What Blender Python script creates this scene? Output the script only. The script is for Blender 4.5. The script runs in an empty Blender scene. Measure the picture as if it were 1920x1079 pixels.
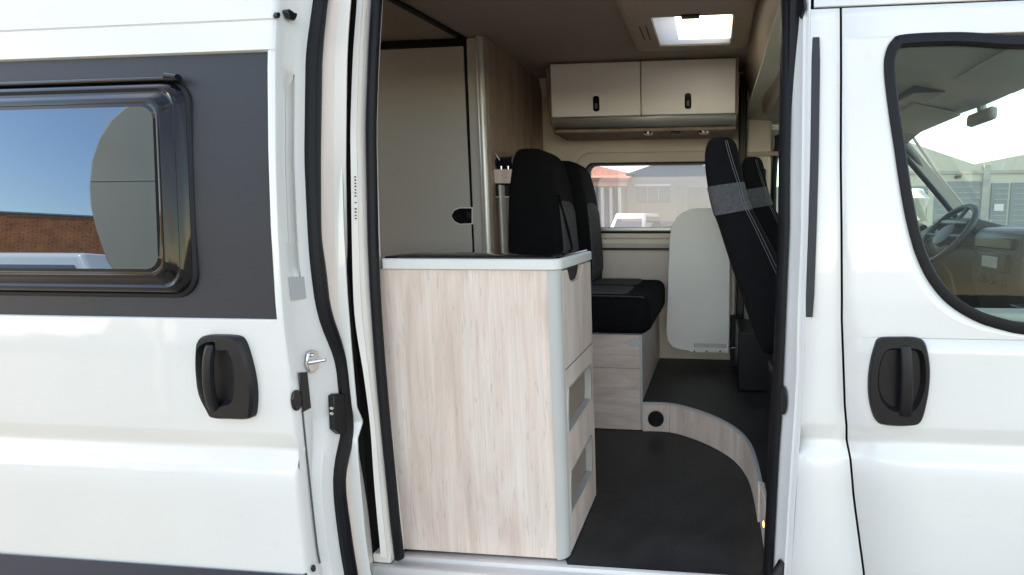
import bpy, bmesh, math, random
from mathutils import Vector, Matrix
from mathutils.geometry import tessellate_polygon
random.seed(7)
R = math.radians
scene = bpy.context.scene
C = scene.collection

# ------------------------------------------------------------------ camera
F, CX, CY, W0, H0 = 880.0, 1260.0, 520.0, 1920.0, 1079.0
yv = Vector(((1340 - CX) / F, 1, -(411 - CY) / F)).normalized()
xv = -Vector(((-8500 - CX) / F, 1, -(440 - CY) / F))
xv = (xv - yv * xv.dot(yv)).normalized()
zv = xv.cross(yv)
MW = Matrix((xv, yv, zv))                       # camera (right, forward, up) -> world
CAM = Vector((0, -1.30, 1.12))
cd = bpy.data.cameras.new('camera'); cam = bpy.data.objects.new('camera', cd); C.objects.link(cam)
rt, fw, up = MW @ Vector((1, 0, 0)), MW @ Vector((0, 1, 0)), MW @ Vector((0, 0, 1))
m3 = Matrix((rt, up, -fw)).transposed()
cam.matrix_world = Matrix.Translation(CAM) @ m3.to_4x4()
cd.sensor_width = 36; cd.lens = 36 * F / W0
cd.shift_x = -(CX - W0 / 2) / W0; cd.shift_y = -(H0 / 2 - CY) / W0
cd.clip_start = .02; cd.clip_end = 3000
scene.camera = cam

def at(ax, val, u, v):
    r = MW @ Vector(((u - CX) / F, 1, -(v - CY) / F))
    return CAM + r * ((val - CAM[ax]) / r[ax])
def PX(x, u, v): return at(0, x, u, v)
def PY(y, u, v): return at(1, y, u, v)
def PZ(z, u, v): return at(2, z, u, v)

# ------------------------------------------------------------------ light
SUN_DIR = Vector((-.62, .42, .86)).normalized()          # towards the sun
wd = bpy.data.worlds.new('World'); scene.world = wd; wd.use_nodes = True
wn, wl = wd.node_tree.nodes, wd.node_tree.links
bg = wn['Background']; bg.inputs[1].default_value = .15
sky = wn.new('ShaderNodeTexSky'); sky.sky_type = 'NISHITA'; sky.sun_disc = False
sky.sun_elevation = math.asin(SUN_DIR.z)
sky.sun_rotation = math.atan2(SUN_DIR.x, SUN_DIR.y)
sky.air_density = 1.0; sky.dust_density = .2; sky.ozone_density = 1.6; sky.altitude = 800
# scattered thin cloud over the whole sky
tcw = wn.new('ShaderNodeTexCoord'); mpw = wn.new('ShaderNodeMapping'); mpw.inputs['Scale'].default_value = (1.6, 1.6, 4.5); wl.new(tcw.outputs['Generated'], mpw.inputs[0])
nzw = wn.new('ShaderNodeTexNoise'); nzw.inputs['Scale'].default_value = 1.7; nzw.inputs['Detail'].default_value = 7; nzw.inputs['Roughness'].default_value = .55; wl.new(mpw.outputs[0], nzw.inputs[0])
mrw = wn.new('ShaderNodeMapRange'); mrw.interpolation_type = 'SMOOTHSTEP'; mrw.inputs[1].default_value = .46; mrw.inputs[2].default_value = .78; mrw.inputs[3].default_value = 0; mrw.inputs[4].default_value = .75; wl.new(nzw.outputs[0], mrw.inputs[0])
mxw = wn.new('ShaderNodeMix'); mxw.data_type = 'RGBA'; mxw.inputs[7].default_value = (4.6, 4.5, 4.4, 1); wl.new(mrw.outputs[0], mxw.inputs[0]); wl.new(sky.outputs[0], mxw.inputs[6])
wl.new(mxw.outputs[2], bg.inputs[0])
sd = bpy.data.lights.new('sun', 'SUN'); so = bpy.data.objects.new('sun', sd); C.objects.link(so)
sd.energy = 4.5; sd.angle = R(.5); sd.color = (1, .95, .87)
so.rotation_euler = SUN_DIR.to_track_quat('Z', 'Y').to_euler()
so.location = (0, 0, 12)
vs = scene.view_settings
vs.view_transform = 'Standard'; vs.look = 'None'; vs.gamma = 1; vs.use_curve_mapping = False
vs.exposure = 2.1
vs.use_white_balance = True; vs.white_balance_temperature = 8400; vs.white_balance_tint = 11   # camera set for open shade
scene.cycles.max_bounces = 12; scene.cycles.diffuse_bounces = 6; scene.cycles.transparent_max_bounces = 12
scene.cycles.caustics_reflective = False; scene.cycles.caustics_refractive = False

# ------------------------------------------------------------------ materials
MATS = {}
def mat(name, col, rough=.5, metal=0, spec=.5, coat=0, var=0, vscale=6, bump=0, bscale=200, ior=None, stretch=None):
    m = bpy.data.materials.new(name); m.use_nodes = True; MATS[name] = m
    n, l = m.node_tree.nodes, m.node_tree.links
    b = n['Principled BSDF']
    b.inputs['Base Color'].default_value = (*col, 1); b.inputs['Roughness'].default_value = rough
    b.inputs['Metallic'].default_value = metal; b.inputs['Specular IOR Level'].default_value = spec
    b.inputs['Coat Weight'].default_value = coat; b.inputs['Coat Roughness'].default_value = .03
    if ior: b.inputs['IOR'].default_value = ior
    tc = n.new('ShaderNodeTexCoord'); src = tc.outputs['Object']
    if stretch:
        mp = n.new('ShaderNodeMapping'); mp.inputs['Scale'].default_value = stretch; l.new(src, mp.inputs[0]); src = mp.outputs[0]
    if var:
        t = n.new('ShaderNodeTexNoise'); t.inputs['Scale'].default_value = vscale; t.inputs['Detail'].default_value = 6; l.new(src, t.inputs[0])
        cr = n.new('ShaderNodeValToRGB'); l.new(t.outputs[0], cr.inputs[0])
        cr.color_ramp.elements[0].position = .3; cr.color_ramp.elements[1].position = .7
        cr.color_ramp.elements[0].color = (*[c * (1 - var) for c in col], 1); cr.color_ramp.elements[1].color = (*[min(1, c * (1 + var)) for c in col], 1)
        l.new(cr.outputs[0], b.inputs['Base Color'])
        rr = n.new('ShaderNodeMapRange'); rr.inputs[3].default_value = max(0, rough - .06); rr.inputs[4].default_value = min(1, rough + .06)
        l.new(t.outputs[0], rr.inputs[0]); l.new(rr.outputs[0], b.inputs['Roughness'])
    if bump:
        t = n.new('ShaderNodeTexNoise'); t.inputs['Scale'].default_value = bscale; t.inputs['Detail'].default_value = 3; l.new(src, t.inputs[0])
        bp = n.new('ShaderNodeBump'); bp.inputs['Strength'].default_value = bump; bp.inputs['Distance'].default_value = .002
        l.new(t.outputs[0], bp.inputs['Height']); l.new(bp.outputs[0], b.inputs['Normal'])
    return m

def wood(name, c1, c2, c3, axis='Z', rough=.5, fine=1.0):
    m = bpy.data.materials.new(name); m.use_nodes = True; MATS[name] = m
    n, l = m.node_tree.nodes, m.node_tree.links; b = n['Principled BSDF']
    b.inputs['Roughness'].default_value = rough; b.inputs['Specular IOR Level'].default_value = .35
    tc = n.new('ShaderNodeTexCoord')
    def mp(s):
        x = n.new('ShaderNodeMapping'); sc = [s[0]] * 3; sc['XYZ'.index(axis)] = s[1]
        x.inputs['Scale'].default_value = sc; l.new(tc.outputs['Object'], x.inputs[0]); return x.outputs[0]
    def nz(src, scale, det, dist=0):
        t = n.new('ShaderNodeTexNoise'); t.inputs['Scale'].default_value = scale; t.inputs['Detail'].default_value = det; t.inputs['Distortion'].default_value = dist
        l.new(src, t.inputs[0]); return t.outputs[0]
    big = nz(mp((8, 1.3)), 1.0, 10, 1.8)
    cr = n.new('ShaderNodeValToRGB'); l.new(big, cr.inputs[0]); e = cr.color_ramp.elements
    e[0].position = .28; e[0].color = (*c1, 1); e[1].position = .66; e[1].color = (*c3, 1)
    k = e.new(.5); k.color = (*c2, 1)
    streak = nz(mp((180 * fine, 2.2)), 1.0, 8, .5)
    sr = n.new('ShaderNodeMapRange'); sr.inputs[1].default_value = .33; sr.inputs[2].default_value = .62; sr.inputs[3].default_value = .91; sr.inputs[4].default_value = 1.04
    l.new(streak, sr.inputs[0])
    fleck = nz(mp((150 * fine, 13)), 1.0, 6, .6)
    fr = n.new('ShaderNodeMapRange'); fr.inputs[1].default_value = .60; fr.inputs[2].default_value = .70; fr.inputs[3].default_value = 1.0; fr.inputs[4].default_value = .80
    l.new(fleck, fr.inputs[0])
    mu = n.new('ShaderNodeMath'); mu.operation = 'MULTIPLY'; l.new(sr.outputs[0], mu.inputs[0]); l.new(fr.outputs[0], mu.inputs[1])
    mx = n.new('ShaderNodeMix'); mx.data_type = 'RGBA'; mx.blend_type = 'MULTIPLY'; mx.inputs[0].default_value = 1
    l.new(cr.outputs[0], mx.inputs[6]); l.new(mu.outputs[0], mx.inputs[7]); l.new(mx.outputs[2], b.inputs['Base Color'])
    bp = n.new('ShaderNodeBump'); bp.inputs['Strength'].default_value = .12; bp.inputs['Distance'].default_value = .001
    l.new(streak, bp.inputs['Height']); l.new(bp.outputs[0], b.inputs['Normal'])
    return m

def pane(name, tint, haze=0, gloss_ior=1.5, hazecol=(.9, .9, .9)):
    """thin glass sheet: tinted straight-through light + Fresnel mirror + a share of milky scattering"""
    m = bpy.data.materials.new(name); m.use_nodes = True; MATS[name] = m
    n, l = m.node_tree.nodes, m.node_tree.links; n.remove(n['Principled BSDF']); o = n['Material Output']
    tr = n.new('ShaderNodeBsdfTransparent'); tr.inputs[0].default_value = (*tint, 1)
    gl = n.new('ShaderNodeBsdfGlossy'); gl.inputs['Roughness'].default_value = .01
    fr = n.new('ShaderNodeFresnel'); fr.inputs[0].default_value = gloss_ior
    a = n.new('ShaderNodeMixShader'); l.new(fr.outputs[0], a.inputs[0])
    base = tr.outputs[0]
    if haze:
        di = n.new('ShaderNodeBsdfTranslucent'); di.inputs[0].default_value = (*hazecol, 1)
        h = n.new('ShaderNodeMixShader'); h.inputs[0].default_value = haze; l.new(tr.outputs[0], h.inputs[1]); l.new(di.outputs[0], h.inputs[2]); base = h.outputs[0]
    l.new(base, a.inputs[1]); l.new(gl.outputs[0], a.inputs[2]); l.new(a.outputs[0], o.inputs[0])
    return m
def emit(name, col, s):
    m = bpy.data.materials.new(name); m.use_nodes = True; MATS[name] = m
    n, l = m.node_tree.nodes, m.node_tree.links; b = n['Principled BSDF']
    b.inputs['Emission Color'].default_value = (*col, 1); b.inputs['Emission Strength'].default_value = s; b.inputs['Base Color'].default_value = (*col, 1)
    return m

mat('paint', (.80, .79, .755), .25, coat=.6, spec=.5, var=.018, vscale=2.5)
def dusty(name):
    m = MATS[name]; n, l = m.node_tree.nodes, m.node_tree.links; b = n['Principled BSDF']
    tc = n.new('ShaderNodeTexCoord'); t = n.new('ShaderNodeTexNoise'); t.inputs['Scale'].default_value = 26; t.inputs['Detail'].default_value = 9; t.inputs['Roughness'].default_value = .7; l.new(tc.outputs['Object'], t.inputs[0])
    r = n.new('ShaderNodeMapRange'); r.inputs[1].default_value = .60; r.inputs[2].default_value = .80; r.inputs[4].default_value = .16; l.new(t.outputs[0], r.inputs[0])
    mx = n.new('ShaderNodeMix'); mx.data_type = 'RGBA'; l.new(r.outputs[0], mx.inputs[0]); l.new(b.inputs['Base Color'].links[0].from_socket, mx.inputs[6]); mx.inputs[7].default_value = (.45, .40, .33, 1); l.new(mx.outputs[2], b.inputs['Base Color'])
    w = n.new('ShaderNodeTexNoise'); w.inputs['Scale'].default_value = 7; l.new(tc.outputs['Object'], w.inputs[0])
    bp = n.new('ShaderNodeBump'); bp.inputs['Strength'].default_value = .10; bp.inputs['Distance'].default_value = .01; l.new(w.outputs[0], bp.inputs['Height']); l.new(bp.outputs[0], b.inputs['Coat Normal'])
dusty('paint')
mat('paint_inner', (.76, .755, .735), .4, var=.03, vscale=4)
mat('cream_metal', (.76, .72, .67), .4, var=.03, vscale=5)
mat('anthracite', (.033, .0345, .040), .5, spec=.3, var=.05, vscale=3)
mat('cladding', (.04, .043, .062), .55, bump=.3, bscale=400)
mat('acrylic', (.006, .007, .008), .012, spec=.5, ior=2.1); MATS['acrylic'].node_tree.nodes['Principled BSDF'].inputs['Specular Tint'].default_value = (.36, .64, 1, 1)
mat('acrylic_rim', (.006, .006, .007), .05, spec=.28)
mat('rubber', (.007, .007, .009), .5, spec=.25, var=.15, vscale=20)
mat('black_plastic', (.008, .008, .010), .40, spec=.35, bump=.25, bscale=700)
mat('black_gloss', (.008, .008, .01), .12)
mat('black_glass', (.006, .006, .007), .06, coat=.5)
mat('chrome', (.75, .75, .75), .15, metal=1, var=.1, vscale=60)
mat('alu', (.62, .62, .59), .38, metal=.55, var=.04, vscale=8)
mat('counter_edge', (.72, .715, .68), .38, var=.02)
mat('corner_strip', (.50, .495, .47), .42, var=.02)
mat('cream_panel', (.54, .515, .47), .5, var=.02, vscale=3)
mat('locker_white', (.86, .85, .83), .42, var=.02, vscale=3)
mat('table_laminate', (.84, .815, .77), .42, var=.03, vscale=4)
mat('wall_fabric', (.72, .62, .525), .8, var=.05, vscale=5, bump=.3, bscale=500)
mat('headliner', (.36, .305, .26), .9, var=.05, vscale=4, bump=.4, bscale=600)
mat('beige_plastic', (.40, .325, .265), .5, var=.03)
mat('cab_trim', (.42, .42, .38), .7, var=.06, vscale=4, bump=.3, bscale=400)
mat('cab_liner', (.66, .68, .62), .85, var=.08, vscale=3, bump=.3, bscale=500)
mat('vinyl_floor', (.022, .0215, .020), .48, var=.35, vscale=9, bump=.5, bscale=260)
def grit(name, amount, scale):
    m = MATS[name]; n, l = m.node_tree.nodes, m.node_tree.links; b = n['Principled BSDF']
    tc = n.new('ShaderNodeTexCoord'); t = n.new('ShaderNodeTexNoise'); t.inputs['Scale'].default_value = scale; t.inputs['Detail'].default_value = 2; l.new(tc.outputs['Object'], t.inputs[0])
    t2 = n.new('ShaderNodeTexNoise'); t2.inputs['Scale'].default_value = 5; t2.inputs['Detail'].default_value = 5; l.new(tc.outputs['Object'], t2.inputs[0])
    r1 = n.new('ShaderNodeMapRange'); r1.inputs[1].default_value = .58; r1.inputs[2].default_value = .75; r1.inputs[4].default_value = 1; l.new(t.outputs[0], r1.inputs[0])
    r2 = n.new('ShaderNodeMapRange'); r2.inputs[1].default_value = .42; r2.inputs[2].default_value = .68; r2.inputs[4].default_value = amount; l.new(t2.outputs[0], r2.inputs[0])
    mu = n.new('ShaderNodeMath'); mu.operation = 'MULTIPLY'; l.new(r1.outputs[0], mu.inputs[0]); l.new(r2.outputs[0], mu.inputs[1])
    old = b.inputs['Base Color'].links[0].from_socket
    mx = n.new('ShaderNodeMix'); mx.data_type = 'RGBA'; l.new(mu.outputs[0], mx.inputs[0]); l.new(old, mx.inputs[6]); mx.inputs[7].default_value = (.30, .29, .27, 1); l.new(mx.outputs[2], b.inputs['Base Color'])
grit('vinyl_floor', .5, 330)
mat('seat_fabric', (.006, .006, .007), .9, spec=.15, var=.2, vscale=30, bump=.5, bscale=900)
mat('seat_insert', (.085, .086, .088), .9, spec=.2, var=.2, vscale=60, bump=.6, bscale=700)
mat('seat_grey', (.075, .077, .081), .95, var=.35, vscale=140, bump=.6, bscale=700)
mat('stitching', (.16, .16, .16), .8)
mat('dark_wood_trim', (.035, .026, .02), .5, var=.1)
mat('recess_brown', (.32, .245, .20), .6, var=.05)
mat('dash', (.034, .036, .037), .55, var=.06)
mat('rail_grey', (.45, .45, .44), .35, metal=.3)
mat('pocket_grey', (.42, .43, .43), .6)
mat('dash_black', (.012, .012, .013), .4)
mat('dash_grey', (.075, .08, .08), .45, var=.05)
mat('door_trim_beige', (.74, .63, .565), .5, var=.05, vscale=9, stretch=(4, 4, .6))
mat('asphalt', (.085, .083, .08), .9, var=.25, vscale=1.5, bump=.6, bscale=60)
mat('render_grey', (.32, .32, .325), .9, var=.05, vscale=.4)
mat('render_cream', (.55, .53, .46), .9, var=.05, vscale=.5)
mat('render_white', (.72, .70, .68), .85, var=.04, vscale=.6)
mat('roller_door', (.22, .25, .26), .6, var=.08, vscale=1)
mat('dark_window', (.10, .12, .16), .2)
mat('terracotta', (.50, .22, .15), .85, var=.2, vscale=3)
mat('salmon', (.72, .45, .36), .85, var=.08, vscale=1)
mat('concrete', (.40, .39, .37), .9, var=.1, vscale=2)
mat('car_white', (.78, .78, .77), .25, coat=.5)
mat('gelcoat_grey', (.42, .35, .26), .5, var=.08, vscale=1.5)
mat('tyre', (.02, .02, .02), .8)
mat('light_grey_label', (.55, .55, .55), .5, var=.1, vscale=90)
wood('oak', (.63, .49, .415), (.75, .615, .535), (.80, .69, .615), 'Z', .48)
wood('oak_x', (.58, .455, .395), (.68, .56, .495), (.75, .64, .58), 'X', .48)
wood('oak_shade', (.25, .18, .138), (.32, .235, .18), (.37, .29, .235), 'Z', .5)  # same oak darkened, interior shade put into the colour
pane('cab_glass', (.84, .93, .86), 0, 1.26)
pane('screen_glass', (.90, .95, .91), 0, 1.4)
pane('camper_glass', (.40, .40, .44), .10, 1.45, (.78, .78, .82))
def translucent(name, col):
    m = bpy.data.materials.new(name); m.use_nodes = True; MATS[name] = m
    n, l = m.node_tree.nodes, m.node_tree.links; n.remove(n['Principled BSDF'])
    t = n.new('ShaderNodeBsdfTranslucent'); t.inputs[0].default_value = (*col, 1); l.new(t.outputs[0], n['Material Output'].inputs[0])
translucent('opal', (.92, .93, .95))
emit('warm_led', (1, .55, .2), 5)

# brick for the yard wall's far stretch is built as courses; this is the brick colour
mat('brick', (.74, .25, .085), .9, var=.3, vscale=2.2, bump=.4, bscale=80)
mat('mortar', (.34, .25, .2), .95)

# ------------------------------------------------------------------ helpers
def link(o, parent=None):
    C.objects.link(o)
    if parent is not None: o.parent = parent
    return o
def empty(name, label=None, cat=None, loc=(0, 0, 0), parent=None, group=None):
    o = bpy.data.objects.new(name, None); o.empty_display_size = .1
    link(o, parent); o.location = loc
    if label: tag(o, label, cat, group)
    return o
def tag(o, label, cat=None, group=None, kind=None):
    if label: o['label'] = label
    if cat: o['category'] = cat
    if group: o['group'] = group
    if kind: o['kind'] = kind
    return o
def mk(name, v, f, m, parent=None, smooth=False, bevel=0, solid=0, seg=2, sub=0, off=0):
    me = bpy.data.meshes.new(name)
    me.from_pydata([tuple(p) for p in v], [], f); me.validate()
    bm = bmesh.new(); bm.from_mesh(me); bmesh.ops.remove_doubles(bm, verts=bm.verts, dist=1e-5)
    bmesh.ops.recalc_face_normals(bm, faces=bm.faces); bm.to_mesh(me); bm.free()
    if m: me.materials.append(MATS[m])
    o = bpy.data.objects.new(name, me); link(o, parent)
    if parent is not None:
        o.matrix_parent_inverse = Matrix.Identity(4)
        t = Vector((0, 0, 0)); p = parent
        while p is not None: t += p.location; p = p.parent
        if t.length: me.transform(Matrix.Translation(-t))
    if solid:
        s = o.modifiers.new('s', 'SOLIDIFY'); s.thickness = solid; s.offset = off
    if bevel:
        b = o.modifiers.new('b', 'BEVEL'); b.width = bevel; b.segments = seg; b.limit_method = 'ANGLE'; b.angle_limit = R(35)
        b.harden_normals = False
    if sub:
        s = o.modifiers.new('u', 'SUBSURF'); s.levels = s.render_levels = sub
    if smooth or bevel:
        for p in me.polygons: p.use_smooth = True
        if not sub:
            try: me.set_sharp_from_angle(angle=R(40))
            except Exception: pass
    return o
class G:
    """vertex / face collector"""
    def __init__(s): s.v = []; s.f = []
    def add(s, v, f):
        k = len(s.v); s.v += [tuple(p) for p in v]; s.f += [tuple(i + k for i in q) for q in f]; return s
    def box(s, x0, x1, y0, y1, z0, z1):
        v = [(x, y, z) for x in (x0, x1) for y in (y0, y1) for z in (z0, z1)]
        return s.add(v, [(0, 1, 3, 2), (4, 6, 7, 5), (0, 4, 5, 1), (2, 3, 7, 6), (0, 2, 6, 4), (1, 5, 7, 3)])
    def grid(s, rows, close_u=False, close_v=False):
        nr, nc = len(rows), len(rows[0]); v = [p for r in rows for p in r]; f = []
        for i in range(nr if close_v else nr - 1):
            for j in range(nc if close_u else nc - 1):
                a, b = i, (i + 1) % nr; c, d = j, (j + 1) % nc
                f.append((a * nc + c, a * nc + d, b * nc + d, b * nc + c))
        return s.add(v, f)
    def loft(s, rows):                       # closed rings with end caps
        s.grid(rows, close_u=True); nc = len(rows[0]); k = len(s.v) - nc * len(rows)
        s.f.append(tuple(k + j for j in range(nc))[::-1]); s.f.append(tuple(k + (len(rows) - 1) * nc + j for j in range(nc)))
        return s
    def prism(s, pts, ax, a, b):             # 2-D outline (the two other axes in order) between a and b
        def q(p, t):
            l = list(p); l.insert(ax, t); return tuple(l)
        n = len(pts); v = [q(p, a) for p in pts] + [q(p, b) for p in pts]
        f = [tuple(range(n))[::-1], tuple(range(n, 2 * n))] + [(i, (i + 1) % n, n + (i + 1) % n, n + i) for i in range(n)]
        return s.add(v, f)
    def ring(s, out, inn, ax, a, b):         # frame between two outlines of equal length
        def q(p, t):
            l = list(p); l.insert(ax, t); return tuple(l)
        n = len(out); v = [q(p, a) for p in out] + [q(p, a) for p in inn] + [q(p, b) for p in inn] + [q(p, b) for p in out]
        f = []
        for k in range(4):
            for i in range(n):
                j = (i + 1) % n; c, d = k * n, ((k + 1) % 4) * n
                f.append((c + i, c + j, d + j, d + i))
        return s.add(v, f)
    def tube(s, path, r, n=8, closed=False, flat=1.0, upv=None):
        path = [Vector(p) for p in path]; rows = []; N = len(path)
        ref = Vector(upv) if upv else Vector((0, 0, 1))
        for i, p in enumerate(path):
            if closed: t = path[(i + 1) % N] - path[i - 1]
            else: t = path[min(i + 1, N - 1)] - path[max(i - 1, 0)]
            t.normalize(); a = t.cross(ref)
            if a.length < .05: a = t.cross(Vector((0, 1, 0)))
            a.normalize(); b = a.cross(t).normalized()
            rr = r[i] if isinstance(r, (list, tuple)) else r
            rows.append([p + a * math.cos(2 * math.pi * k / n) * rr + b * math.sin(2 * math.pi * k / n) * rr * flat for k in range(n)])
        if closed: s.grid(rows, close_u=True, close_v=True)
        else: s.loft(rows)
        return s
    def out(s, name, m, parent=None, **k): return mk(name, s.v, s.f, m, parent, **k)
def box(name, m, parent, x0, x1, y0, y1, z0, z1, bevel=.003, **k):
    return G().box(min(x0, x1), max(x0, x1), min(y0, y1), max(y0, y1), min(z0, z1), max(z0, z1)).out(name, m, parent, bevel=bevel, **k)
def rrect(x0, x1, z0, z1, r, n=6):
    pts = []
    for cx, cz, a0 in ((x1 - r, z1 - r, 0), (x0 + r, z1 - r, 90), (x0 + r, z0 + r, 180), (x1 - r, z0 + r, 270)):
        for i in range(n + 1):
            a = R(a0 + 90 * i / n); pts.append((cx + r * math.cos(a), cz + r * math.sin(a)))
    return pts
def holed(name, m, parent, outer, holes, ax, val, thick, bevel=0):
    """flat sheet with holes, thickness towards +axis"""
    loops = [[Vector((p[0], p[1], 0)) for p in outer]] + [[Vector((p[0], p[1], 0)) for p in h] for h in holes]
    tri = tessellate_polygon(loops); flat = [p for lp in loops for p in lp]; n = len(flat)
    def q(p, t):
        l = [p[0], p[1]]; l.insert(ax, t); return tuple(l)
    v = [q(p, val) for p in flat] + [q(p, val + thick) for p in flat]
    f = [tuple(t) for t in tri] + [tuple(i + n for i in t[::-1]) for t in tri]; k = 0
    for lp in loops:
        L = len(lp)
        f += [(k + i, k + (i + 1) % L, n + k + (i + 1) % L, n + k + i) for i in range(L)]; k += L
    return mk(name, v, f, m, parent, bevel=bevel)
def lerp(tab, x):
    tab = sorted(tab)
    if x <= tab[0][0]: return tab[0][1]
    for (a, b), (c, d) in zip(tab, tab[1:]):
        if x <= c: return b + (d - b) * (x - a) / (c - a)
    return tab[-1][1]
def smoothpath(pts, n=6, closed=False):
    pts = [Vector(p) for p in pts]; out = []; N = len(pts)
    for i in range(N if closed else N - 1):
        if closed: p0, p1, p2, p3 = pts[i - 1], pts[i], pts[(i + 1) % N], pts[(i + 2) % N]
        else: p0, p1, p2, p3 = pts[max(i - 1, 0)], pts[i], pts[i + 1], pts[min(i + 2, N - 1)]
        for k in range(n):
            t = k / n
            out.append(.5 * ((2 * p1) + (p2 - p0) * t + (2 * p0 - 5 * p1 + 4 * p2 - p3) * t * t + (3 * p1 - p0 - 3 * p2 + p3) * t ** 3))
    if not closed: out.append(pts[-1])
    return out

GZ = -.52           # street level; z = 0 is the van's entrance floor
# outer side profile of the van: z -> y (outwards is negative)
PROF = [(-.30, .03), (-.12, .008), (.0, -.005), (.12, -.011), (.38, -.012), (.446, -.008), (.484, .017), (.493, .0185), (.540, .001), (.550, 0), (.75, 0), (.90, .002),
        (1.10, .012), (1.30, .028), (1.50, .049), (1.65, .068), (1.80, .094), (1.92, .125), (2.02, .17), (2.09, .235), (2.13, .33), (2.15, .48)]
def prof(z): return lerp(PROF, z)
PROF_S = [(z, y) for z, y in PROF if z < .2 or z > .6]
def onsmooth(u, v, dy=0.0):
    y = dy
    for _ in range(8):
        p = PY(y, u, v); y = lerp(PROF_S, p.z) + dy
    return PY(y, u, v)
def onbody(u, v, dy=0.0):
    """point on the van's side skin (offset dy) under a pixel"""
    y = dy
    for _ in range(8):
        p = PY(y, u, v); y = prof(p.z) + dy
    return PY(y, u, v)
def polyx(pxs, dy=0.0):
    """pixel polyline on the skin -> z -> x table"""
    return [(p.z, p.x) for p in (onbody(u, v, dy) for u, v in pxs)]

# ------------------------------------------------------------------ setting
g = G().grid([[(-400, -400, GZ), (400, -400, GZ)], [(-400, 600, GZ), (400, 600, GZ)]]).out('ground', 'asphalt'); tag(g, None, kind='structure')

# ================================================================== camper van
van = empty('camper_van', 'white camper van with its side door slid open', 'camper van', (0, 0, GZ))

# ---- rows of the near side skin
ZR = sorted(set([z for z, _ in PROF] + [i * .05 for i in range(-6, 43)]))
def skin(name, m, parent, xl, xr, z0, z1, dy=0, hole=None, nx=2, solid=.006, mat2=None):
    """strip of side skin between x tables xl(z), xr(z); hole(z) -> (a, b) or None"""
    zs = [z for z in ZR if z0 < z < z1] + [z0, z1]
    if hole:
        hz0, hz1 = hole[0], hole[1]
        zs += [hz0 + (hz1 - hz0) * i / 60 for i in range(61)]
    zs = sorted(set(round(z, 5) for z in zs)); gg = G()
    f = lambda t, z: t if isinstance(t, (int, float)) else lerp(t, z)
    def row(a, b, z): return [(a + (b - a) * i / nx, prof(z) + dy, z) for i in range(nx + 1)]
    for za, zb in zip(zs, zs[1:]):
        if hole and za >= hole[0] - 1e-6 and zb <= hole[1] + 1e-6:
            (a0, b0), (a1, b1) = hole[2](za), hole[2](zb)
            gg.grid([row(f(xl, za), a0, za), row(f(xl, zb), a1, zb)]); gg.grid([row(b0, f(xr, za), za), row(b1, f(xr, zb), zb)])
        else:
            gg.grid([row(f(xl, za), f(xr, za), za), row(f(xl, zb), f(xr, zb), zb)])
    return gg.out(name, m, parent, smooth=True, solid=solid, off=0)

# gap between pillar panel and front door
gap_px = [(1576, 10), (1576, 300), (1578, 600), (1584, 770), (1588, 830), (1600, 930), (1620, 1079)]
GAP = polyx(gap_px); zb, xb = GAP[-1]; GAP += [(-.30, xb + .05)]
FL_OUT = polyx([(1520, 0), (1518, 150), (1517, 300), (1515.5, 430), (1509, 580), (1508, 700), (1497, 860), (1483, 1079)]) + [(-.06, .232), (-.30, .232), (1.85, .262)]
ZTOP = onbody(1578, 17).z
pil = skin('pillar_panel', 'paint', van, FL_OUT, [(z, x - .0035) for z, x in GAP], -.30, ZTOP)
gb_ = [(z, x - .03) for z, x in GAP]
skin('gap_dark_backing', 'rubber', van, gb_, [(z, x + .03) for z, x in GAP], -.28, ZTOP + .03, dy=.016, solid=.004)  # black strip added behind the gap to stand for its shade
G().grid([[(x, prof(ZTOP) + .014, ZTOP - .03), (x, prof(ZTOP) + .018, ZTOP + .04)] for x in (.275, .6, 1.15)]).out('gap_dark_backing', 'rubber', van)  # same added black backing along the top gap
# front door
win_out = [(1657, 135), (1660, 100), (1672, 77), (1695, 66), (1800, 62), (1920, 68)]
win_left = [(1657, 135), (1664, 200), (1676, 280), (1688, 360), (1702, 430), (1720, 488), (1745, 535), (1780, 573), (1830, 603), (1880, 619), (1920, 627)]
top_pts = [onbody(u, v) for u, v in win_out]; left_pts = [onbody(u, v) for u, v in win_left]
zlo = left_pts[-1].z - .02; zhi = max(p.z for p in top_pts)
outl = [Vector((p.x, p.z)) for p in top_pts[::-1]] + [Vector((p.x, p.z)) for p in left_pts[1:]]
outl = [Vector((.98, zhi - .008))] + outl + [Vector((1.0, zlo + .004)), Vector((1.30, zlo)), Vector((1.38, zlo + .05)), Vector((1.33, zlo + .16)), Vector((1.08, zhi - .06)), Vector((1.03, zhi - .02))]
outl = [Vector((p.x, p.y)) for p in smoothpath([(p.x, p.y, 0) for p in outl], 5, True)]
def hspan(z):
    xs = []
    n = len(outl)
    for i in range(n):
        a, b = outl[i], outl[(i + 1) % n]
        if (a.y - z) * (b.y - z) <= 0 and abs(a.y - b.y) > 1e-9:
            xs.append(a.x + (b.x - a.x) * (z - a.y) / (b.y - a.y))
    return (min(xs), max(xs)) if len(xs) > 1 else (None, None)
zmin, zmax = min(p.y for p in outl), max(p.y for p in outl)
def hole_fn(z):
    z = min(max(z, zmin + 4e-4), zmax - 4e-4); a, b = hspan(z)
    return a + .006, b - .006
FD_R = [(-.3, 1.75), (.9, 1.72), (1.0, 1.66), (1.62, 1.22), (1.66, 1.19)]
fdoor = skin('front_door', 'paint', van, [(z, x + .0035) for z, x in GAP], FD_R, -.28, ZTOP, hole=(zmin + .006, zmax - .006, hole_fn), nx=6)
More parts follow.
